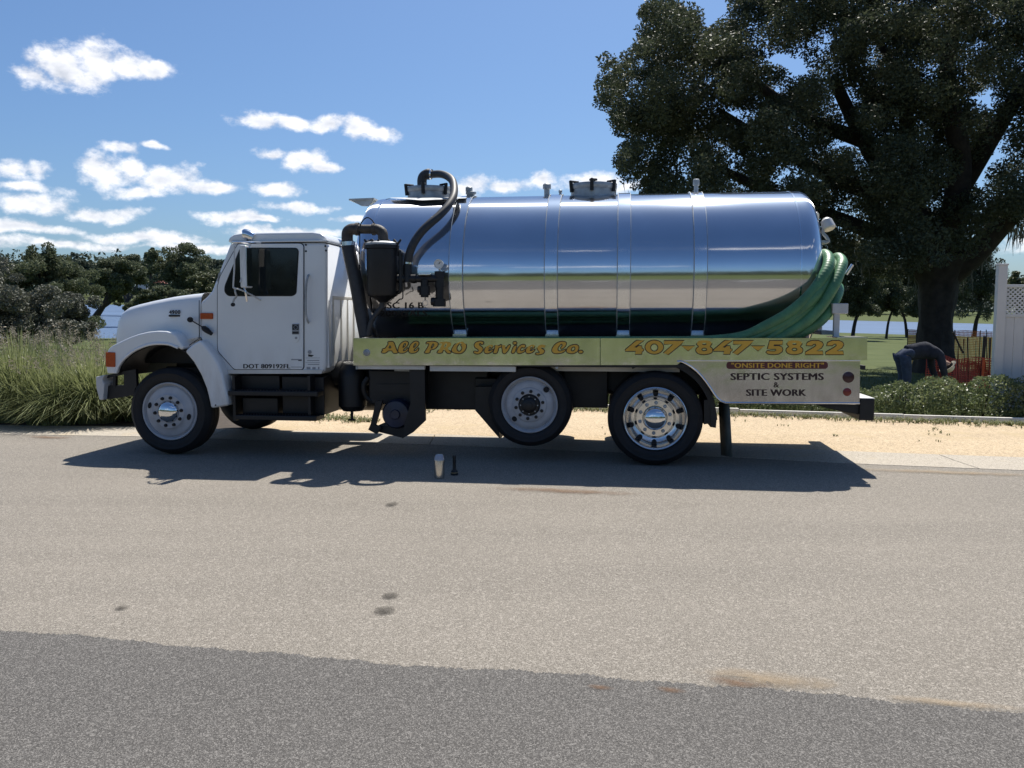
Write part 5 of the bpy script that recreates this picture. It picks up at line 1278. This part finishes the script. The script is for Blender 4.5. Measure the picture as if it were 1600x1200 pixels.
bd = prism_part('badge', roundpoly(TP([(1135,565.2),(1293.5,565),(1293.5,576.3),(1135,576.6)], SY), .04, 8), SY - .003, SY, MT['maroon'], parent=skirt)
text_part('lettering', '"ONSITE DONE RIGHT"', 1143, 1287, 566.8, 574.8, flatmap(SY - .0045), MT['gold'], bd, 0.0, .45, .05)
text_part('lettering', 'SEPTIC SYSTEMS', 1142, 1286.5, 583, 593.8, flatmap(SY - .002), MT['brown'], skirt, 0.0, .85, .06)
text_part('lettering', '&', 1208.5, 1217.5, 597.2, 605.6, flatmap(SY - .002), MT['brown'], skirt, .02)
text_part('lettering', 'SITE WORK', 1166.5, 1259, 608.4, 618.6, flatmap(SY - .002), MT['brown'], skirt, 0.0, .85, .06)
text_part('lettering', 'DOT 809192FL', 380.5, 453.3, 568.8, 575.6, flatmap(CY - .018), MT['blacktxt'], door, 0.0, .48, .05)
text_part('lettering', 'CSC 16 B', 593, 661.5, 472.6, 482.2, tankmap, MT['blacktxt'], tank, 0.0, .6, .05)
text_part('lettering', '3200 GALS.', 585.5, 671, 485.4, 494.4, tankmap, MT['blacktxt'], tank, 0.0, .6, .05)
hy = T3(273, 488, .2)
def hoodmap(u, v): return T3(u, v, .197 - (u - 270) * .0020)
text_part('lettering', '4900', 264, 281.8, 484.4, 490.8, hoodmap, MT['blacktxt'], hood, .04)
prism_part('badge', TP([(263.6,491.8),(281.4,491.8),(281.4,494.8),(263.6,494.8)], .186), .184, .23, MT['blacktxt'], parent=hood)
# worn decals on the door and behind it
for (u0, u1, v0, v1, m) in [(455,471.5,560.8,562.8,'greytxt'),(466,471.5,562.6,564,'blacktxt'),(455,471.5,573,574,'greytxt')]:
    prism_part('decal', TP([(u0,v0),(u1,v0),(u1,v1),(u0,v1)], CY - .016), CY - .0175, CY - .01, MT[m], parent=door)
for (u0, u1, v0, v1) in [(477.5,500,566.3,566.9),(480,499,562.6,563.9),(477.5,500,559,559.5),(481,499,568.8,570),(479,485,573.2,577),(488,493,573.6,577),(497,499,573.2,577)]:
    prism_part('decal', TP([(u0,v0),(u1,v0),(u1,v1),(u0,v1)], CY - .001), CY - .002, CY + .01, MT['greytxt'])
part('fuel_cap', MB().lathe([(.022, 0), (.022, -.008), (0, -.012)], T3(484, 550, CY), 'Y', 16), MT['greytxt'], TK)
prism_part('decal', TP([(481.5,553.6),(490.5,555),(487,557.6),(481.5,557)], CY - .001), CY - .002, CY + .01, MT['blacktxt'])

# ---------------------------------------------------------------- green hoses stowed along the tank: things of their own
MW = Matrix.Translation(TO) @ Matrix.Rotation(PSI, 4, 'Z')
def wpt(u, v, y): return tuple(MW @ Vector(T3(u, v, y)))
HL = 'green vacuum hoses stowed along the tank'
def hose_thing(label, pts, r):
    W_ = [wpt(*p) for p in pts]
    sp = smoothpath(W_, 8); b = Vector(sp[0])
    # the ribs of the hose wall: closely spaced rings of two widths
    P = np.array(sp); dl = np.concatenate([[0], np.cumsum(np.linalg.norm(np.diff(P, axis=0), axis=1))]); ns = int(dl[-1] / .013)
    ss_ = np.linspace(0, dl[-1], ns); P = np.stack([np.interp(ss_, dl, P[:, i]) for i in range(3)], 1)
    mb = MB().tube([tuple(Vector(p) - b) for p in P], [r * (1.012 if i % 3 else .968) for i in range(ns)], 16)
    o = part('vacuum_hose', mb, MT['green']); o.location = b
    return tag(o, label, 'hose', HL)
X0 = 590
def zt_(u, z, y):  # v of a height z at column u on plane y
    lo, hi = 300.0, 700.0
    for _ in range(40):
        m = (lo + hi) / 2
        if T(u, m, y)[1] > z: lo = m
        else: hi = m
    return lo
def run(u, z, y): return (u, zt_(u, z, y), y)
hose_thing('green hose forming the uppermost loop at the rear of the tank', [run(620,1.34,.13), run(800,1.35,.13), run(1000,1.36,.12), run(1100,1.37,.10), run(1160,1.42,.10), (1200,508,.09), (1236,487,.07), (1268,458,.08), (1289,428,.15), (1295,408,.30), (1290,398.5,.5), (1281,400,.7), (1277,412,.85), (1276,440,.95), (1276,480,1.0)], .062)
hose_thing('green hose bending around the outer right end of the bundle', [run(620,1.23,.07), run(800,1.23,.07), run(1050,1.23,.07), run(1180,1.30,.08), (1235,519,.07), (1275,488,.06), (1302,448,.12), (1314,418,.28), (1315,408,.42), (1309,403,.55), (1302,408,.7), (1296,425,.85), (1290,470,.95)], .06)
hose_thing('green hose running second from the top of the bundle', [run(620,1.24,.15), run(800,1.25,.15), run(1050,1.26,.13), run(1150,1.35,.10), (1205,515,.10), (1242,493,.09), (1274,462,.07), (1294,430,.22), (1298,414,.40), (1290,408,.6), (1283,418,.8), (1281,450,.95)], .058)
hose_thing('green hose running third from the top of the bundle', [run(620,1.16,.10), run(800,1.16,.10), run(1050,1.17,.09), run(1170,1.29,.10), (1222,513,.10), (1258,486,.09), (1287,450,.14), (1301,420,.34), (1299,411,.54), (1290,420,.74), (1286,460,.9)], .058)
hose_thing('dark green hose lowest in the bundle beside the rear post', [run(620,1.16,.22), run(900,1.16,.2), run(1150,1.17,.13), (1240,526,.13), (1283,500,.14), (1305,468,.28), (1310,450,.5), (1302,455,.72), (1290,480,.9)], .058)
hose_thing('short green hose end poking up between tank and loops', [(1283,470,.75), (1284,440,.72), (1287,424,.62), (1290,418,.5), (1287,417,.42)], .045)

# ---------------------------------------------------------------- things standing on the road
b0 = ground(686.5, 747)
can = empty('steel_tumbler', b0); tag(can, 'tall stainless steel tumbler standing on the road in the shade of the truck', 'tumbler')
part('body', MB().lathe([(0, 0), (.046, 0), (.052, .006), (.052, .012), (.053, .185), (.052, .19)], (0, 0, 0), 'Z', 40), mat('brushed steel', (.62, .60, .56), .22, metal=1.0, var=.05), can)
part('lid', MB().lathe([(.0525, .188), (.052, .196), (.040, .236), (.036, .240), (.030, .242), (0, .242)], (0, 0, 0), 'Z', 40), mat('frosted lid', (.30, .34, .42), .25, var=.1), can)
b0 = ground(710, 742)
fl_ = empty('flashlight', b0); tag(fl_, 'black flashlight standing on its wide head beside the tumbler', 'flashlight')
part('head', MB().lathe([(0, 0), (.036, 0), (.039, .004), (.039, .016), (.035, .02), (.035, .03), (.037, .034), (.034, .044), (.02, .058)], (0, 0, 0), 'Z', 28), MT['black'], fl_)
part('ring', MB().lathe([(.0355, .021), (.0362, .022), (.0362, .029), (.0355, .030)], (0, 0, 0), 'Z', 28), MT['tan'] if False else mat('brass ring', (.35, .27, .15), .4, metal=.8), fl_)
part('handle', MB().lathe([(.02, .056), (.0165, .064), (.0165, .13), (.018, .134), (.018, .16), (.016, .165), (.019, .175), (.02, .2), (.016, .207), (0, .208)], (0, 0, 0), 'Z', 24), MT['black'], fl_)

# ---------------------------------------------------------------- white vinyl fence at the right border
FD = 13.9
fp = at(1559, 560, FD); fy_ = Vector((.97, -.18, 0)).normalized()
fence = empty('vinyl_fence', (fp.x, FD, -.03)); tag(fence, 'white vinyl privacy fence with a lattice strip at the right border', 'fence')
fence.rotation_euler.z = math.atan2(fy_.y, fy_.x)
zv = lambda v: at(1560, v, FD).z + .03
zt1, zt2, ztop = zv(446), zv(451), zv(413)
part('post', MB().box(-.075, .065, -.065, .065, 0, ztop - .02).box(-.085, .075, -.075, .075, ztop - .02, ztop + .01), MT['vinyl'], fence, bevel=.006)
part('post', MB().box(2.40, 2.53, -.065, .065, 0, ztop), MT['vinyl'], fence, bevel=.006)
zl0, zl1 = zv(490), zv(449)
part('rail', MB().box(.066, 2.399, -.03, .03, zl1 - .005, zl1 + .045), MT['vinyl'], fence, bevel=.006)
part('rail', MB().box(.066, 2.399, -.03, .03, zl0 - .06, zl0 - .005), MT['vinyl'], fence, bevel=.006)
part('rail', MB().box(.066, 2.399, -.03, .03, .05, .15), MT['vinyl'], fence, bevel=.006)
x = .068; k = 0; bme = None
while x + .15 < 2.4:
    if bme is None: bme = mesh_of('board', MB().box(0, .152, -.011, .011, .15, zl0 - .06), bevel=.004, seg=1); bme.materials.append(MT['vinyl'])
    put('board', bme, None, fence, (x, 0, 0)); x += .1555
mb = MB(); hL = zl1 - zl0; sp_ = .074
for sgn, yy in ((1, -.006), (-1, .006)):
    k = -hL
    while k < 2.33:
        q = 0.0135
        xa, xb_ = (k, k + hL)
        a = max(xa, 0); b = min(xb_, 2.33)
        if b > a + .01:
            f = lambda xx: (xx - xa)
            za, zb = f(a), f(b)
            if sgn < 0: za, zb = hL - za, hL - zb
            nx_, nz_ = (-.707 * q, .707 * q * sgn)
            pts = [(a + .067 + nx_, za + nz_), (b + .067 + nx_, zb + nz_), (b + .067 - nx_, zb - nz_), (a + .067 - nx_, za - nz_)]
            mb.prism([(px_, zl0 - .005 + min(max(pz_, 0), hL)) for px_, pz_ in pts], yy - .005, yy + .005)
        k += sp_
lat = part('lattice', mb, MT['vinyl'], fence, smooth=False); lat['kind'] = 'stuff'

# ---------------------------------------------------------------- orange safety netting round the oak's foot
onet = mat('orange safety net', (0.72, 0.20, 0.03), .5, var=.2)
rednet = mat('faded red safety net', (0.50, 0.065, 0.035), .5, var=.3, scale=3)
wood = mat('dark stake wood', (0.05, 0.035, 0.025), .85, var=.4)
def net(nameparent, pts, h0, h1, sx, sz, w, m, wob=.0, z0=0.0):
    """an open plastic mesh: horizontal strands and rungs along a path of stakes"""
    mb = MB(); P = [Vector(p) for p in pts]; seg = [(P[i+1] - P[i]).length for i in range(len(P) - 1)]; tot = sum(seg)
    def pos(s, hfrac):
        i = 0; q = s
        while i < len(seg) - 1 and q > seg[i]: q -= seg[i]; i += 1
        p = P[i].lerp(P[i+1], min(1, q / seg[i])); sag = wob * math.sin(s * 3.1 + hfrac * 2) + wob * .6 * math.sin(s * 7.7)
        top = h1 + sag
        d = (P[i+1] - P[i]).normalized(); nrm = Vector((-d.y, d.x, 0))
        return p + Vector((0, 0, lerp(h0, top, hfrac))) + nrm * wob * .8 * math.sin(s * 5.3 + hfrac * 5)
    ns = int(tot / sx); nz = int((h1 - h0) / sz)
    for j in range(nz + 1):
        for i in range(ns):
            a, b = pos(i * tot / ns, j / nz), pos((i + 1) * tot / ns, j / nz)
            mb.add([a - Vector((0, 0, w)), b - Vector((0, 0, w)), b + Vector((0, 0, w)), a + Vector((0, 0, w))], [(0, 1, 2, 3)])
    for i in range(ns + 1):
        for j in range(nz):
            a, b = pos(i * tot / ns, j / nz), pos(i * tot / ns, (j + 1) / nz)
            d = Vector((w, 0, 0)); mb.add([a - d, a + d, b + d, b - d], [(0, 1, 2, 3)])
    o = part('net', mb, m, nameparent, smooth=False); o['kind'] = 'stuff'; return o
def gd(u, D): p = at(u, 560, D); return Vector((p.x, D, terrain_z(p.x, D)))
n1 = empty('safety_net', gd(1480, 25.5)); tag(n1, 'orange plastic safety net standing behind the oak trunk', 'safety net')
o1 = Vector(n1.location)
pts = [gd(1417, 25.5), gd(1450, 25.7), gd(1490, 25.6), gd(1530, 25.4), gd(1556, 25.2)]
net(n1, [tuple(p - o1) for p in pts], .0, 1.28, .036, .05, .009, onet, .015)
for p in (pts[0], pts[2], pts[3], pts[4]): part('stake', MB().tube([p - o1, p - o1 + Vector((0, 0, 1.32))], .014, 6), wood, n1)
n2 = empty('safety_net', gd(1505, 18.3)); tag(n2, 'crumpled red safety net hung in front of the oak trunk beside the bending person', 'safety net')
o2 = Vector(n2.location)
pts = [gd(1448, 18.6), gd(1468, 18.5), gd(1490, 18.2), gd(1515, 18.1), gd(1533, 18.0), gd(1552, 17.8)]
net(n2, [tuple(p - o2) for p in pts], .12, .78, .05, .045, .009, rednet, .05)
net(n2, [tuple(p - o2 + Vector((0, .25, 0))) for p in pts[1:]], .1, .70, .05, .045, .009, rednet, .07)
def stake(u0, v0, u1, v1, D, r, m=wood):
    a, b = at(u0, v0, D) - o2, at(u1, v1, D) - o2
    part('stake', MB().tube([a, b], r, 8), m, n2)
stake(1539, 525, 1533, 605, 18.0, .035); stake(1489, 519, 1505, 552, 18.2, .022); stake(1512, 527, 1513, 600, 18.2, .014); stake(1506, 530, 1507, 600, 18.2, .010)
stake(1541, 515, 1542, 560, 18.4, .010); stake(1525, 532, 1524, 600, 18.3, .008); stake(1547, 528, 1545, 600, 17.9, .02); stake(1497, 540, 1496, 600, 18.2, .010)
stake(1537, 560, 1535, 595, 17.9, .028, mat('orange ribbon', (.7, .10, .02), .5))

# ---------------------------------------------------------------- the person bending over behind the hedge
PD = 15.6
pb = at(1425, 560, PD)
person = empty('person', (pb.x, PD, terrain_z(pb.x, PD)))
tag(person, 'person in dark navy shirt, jeans and pale cap bending over beside the oak', 'person')
def skin(name, verts, edges, radii, m, root=0, sub=2, parent=person):
    me = bpy.data.meshes.new(name); me.from_pydata(verts, edges, [])
    o = bpy.data.objects.new(name, me); col.objects.link(o)
    sm_ = o.modifiers.new('skin', 'SKIN'); sm_.use_smooth_shade = True
    for i, r in enumerate(radii):
        sv = me.skin_vertices[0].data[i]; sv.radius = r if isinstance(r, tuple) else (r, r); sv.use_root = (i == root)
    ss = o.modifiers.new('sub', 'SUBSURF'); ss.levels = sub; ss.render_levels = sub
    bpy.context.view_layer.update()
    m2_ = bpy.data.meshes.new_from_object(o.evaluated_get(bpy.context.evaluated_depsgraph_get()))
    bpy.data.objects.remove(o); m2_.name = name
    for p in m2_.polygons: p.use_smooth = True
    m2_.materials.clear(); m2_.materials.append(m)
    return put(name, m2_, None, parent)
H = .93   # hip height
skinm = mat('bare skin', (.42, .25, .17), .55, var=.08)  # one even skin tone for the whole body
shirtm = mat('dark navy shirt cloth', (.014, .017, .030), .85, var=.25, scale=14, bump=.3, bscale=18)
jeansm = mat('blue denim', (.030, .045, .085), .85, var=.3, scale=18, bump=.2, bscale=40)
bv = [(-.16,0,H),(.05,0,H+.07),(.26,0,H+.09),(.45,0,H+.02),(.56,0,H-.08),(.63,0,H-.16),
      (-.17,-.1,H-.02),(-.13,-.11,.5),(-.17,-.11,.09),(-.05,-.12,.04),
      (-.17,.1,H-.02),(-.10,.12,.5),(-.15,.12,.09),(-.02,.13,.04),
      (.44,-.19,H-.02),(.49,-.23,H-.30),(.58,-.19,H-.54),(.62,-.17,H-.62),
      (.44,.19,H-.02),(.50,.23,H-.30),(.60,.18,H-.54),(.64,.16,H-.62)]
be = [(0,1),(1,2),(2,3),(3,4),(4,5),(0,6),(6,7),(7,8),(8,9),(0,10),(10,11),(11,12),(12,13),(3,14),(14,15),(15,16),(16,17),(3,18),(18,19),(19,20),(20,21)]
brd = [(.08,.10),(.09,.12),(.10,.13),(.09,.12),.055,.05,.065,.055,.045,.04,.065,.055,.045,.04,.06,.047,.034,.036,.06,.047,.034,.036]
skin('body', bv, be, brd, skinm)
for s_ in (-1, 1):
    w = (.62, s_ * .165, H - .62)
    for k, (dx, dy, l) in enumerate([(.03,-.03,.075),(.02,-.012,.085),(.005,.006,.08),(-.012,.024,.065)]):
        skin('finger', [w, (w[0]+dx*.6, w[1]+dy*s_, w[2]-l*.55), (w[0]+dx, w[1]+dy*s_, w[2]-l), (w[0]+dx-.01, w[1]+dy*s_, w[2]-l*1.3)], [(0,1),(1,2),(2,3)], [.012,.0095,.009,.007], skinm, sub=1)
    skin('thumb', [w, (w[0]-.03, w[1]-.02*s_, w[2]-.03), (w[0]-.035, w[1]-.03*s_, w[2]-.06)], [(0,1),(1,2)], [.014,.011,.009], skinm, sub=1)
skin('shirt', [(-.10,0,H+.03),(.05,0,H+.07),(.26,0,H+.095),(.45,0,H+.02),(.53,0,H-.05),(.44,-.19,H-.02),(.48,-.225,H-.26),(.44,.19,H-.02),(.49,.225,H-.26),(.56,-.20,H-.48),(.575,.19,H-.48)], [(0,1),(1,2),(2,3),(3,4),(3,5),(5,6),(3,7),(7,8),(6,9),(8,10)],
     [(.145,.17),(.14,.17),(.15,.185),(.145,.175),.075,.085,.068,.085,.068,.052,.052], shirtm, root=1)
skin('jeans', [(-.16,0,H),(.02,0,H+.055),(-.17,-.1,H-.03),(-.13,-.11,.5),(-.16,-.11,.12),(-.17,.1,H-.03),(-.10,.12,.5),(-.14,.12,.12)], [(0,1),(0,2),(2,3),(3,4),(0,5),(5,6),(6,7)],
     [(.158,.175),(.135,.16),.115,.085,.07,.115,.085,.07], jeansm)
for s_, fx_ in ((-.115, -.15), (.125, -.12)):
    skin('shoe', [(fx_ - .06, s_, .05), (fx_ + .03, s_, .055), (fx_ + .13, s_, .035), (fx_ + .18, s_, .03)], [(0,1),(1,2),(2,3)], [.05,.052,.045,.035], MT['black'], sub=2)
hc = Vector((.67, 0, H - .21)); hdir = Vector((.62, 0, -.78)).normalized()   # crown points forward and down
hm = MB(); n_ = 20; mrows = 14
up_ = hdir; fw_ = Vector((-.78, 0, -.62)).normalized(); sd_ = up_.cross(fw_)
for i in range(mrows + 1):
    t = math.pi * i / mrows
    for k in range(n_):
        a = 2 * math.pi * k / n_; sx_ = math.sin(t)
        f_ = .098 * sx_ * math.cos(a); s2 = .076 * sx_ * math.sin(a); u_ = .115 * math.cos(t)
        if u_ < -.02 and f_ < 0: f_ *= .8
        if f_ > .05 and abs(s2) < .022 and -.035 < u_ < .015: f_ += .022        # nose
        if f_ > .05 and .012 < abs(s2) < .04 and .012 < u_ < .03: f_ -= .010    # eye sockets
        hm.v.append(tuple(hc + fw_ * f_ + sd_ * s2 + up_ * u_))
for i in range(mrows):
    for k in range(n_): hm.f.append((i*n_+k, i*n_+(k+1) % n_, (i+1)*n_+(k+1) % n_, (i+1)*n_+k))
head = part('head', hm, skinm, person)
part('hair', MB().lathe([(.1, -.03), (.102, 0), (.098, .035)], (0, 0, 0), 'Z', 24), mat('dark hair', (.03, .022, .018), .8), head)
hair = [c for c in head.children][0]; rot = hdir.to_track_quat('Z', 'X'); hair.location = hc; hair.rotation_mode = 'QUATERNION'; hair.rotation_quaternion = rot
for s_ in (-1, 1):
    e = hc + sd_ * .036 * s_ + fw_ * .083 + up_ * .02
    part('eye', MB().lathe([(0, -.011), (.009, -.006), (.011, 0), (.009, .006), (0, .011)], tuple(e), 'Z', 10), mat('eye', (.5, .48, .45), .2), head)
    e = hc + sd_ * .078 * s_ - up_ * .005
    part('ear', MB().lathe([(0, -.012), (.024, -.008), (.03, 0), (.024, .008), (0, .012)], tuple(e), 'Y', 12), skinm, head)
e = hc + fw_ * .088 - up_ * .055 ; part('mouth', MB().tube([tuple(e + sd_ * -.022), tuple(e), tuple(e + sd_ * .022)], .005, 6), mat('lips', (.3, .12, .1), .5), head)
cap = part('cap', MB().lathe([(.108, .015), (.108, .05), (.095, .09), (.06, .118), (.0, .128)], (0, 0, 0), 'Z', 28), mat('pale straw cap', (.62, .55, .42), .8, var=.1), person)
cap.location = hc; cap.rotation_mode = 'QUATERNION'; cap.rotation_quaternion = rot
brim = part('brim', MB().lathe([(.1, .018), (.165, .008), (.166, .014), (.1, .028)], (0, 0, 0), 'Z', 28), mat('straw brim', (.45, .40, .30), .85), cap)
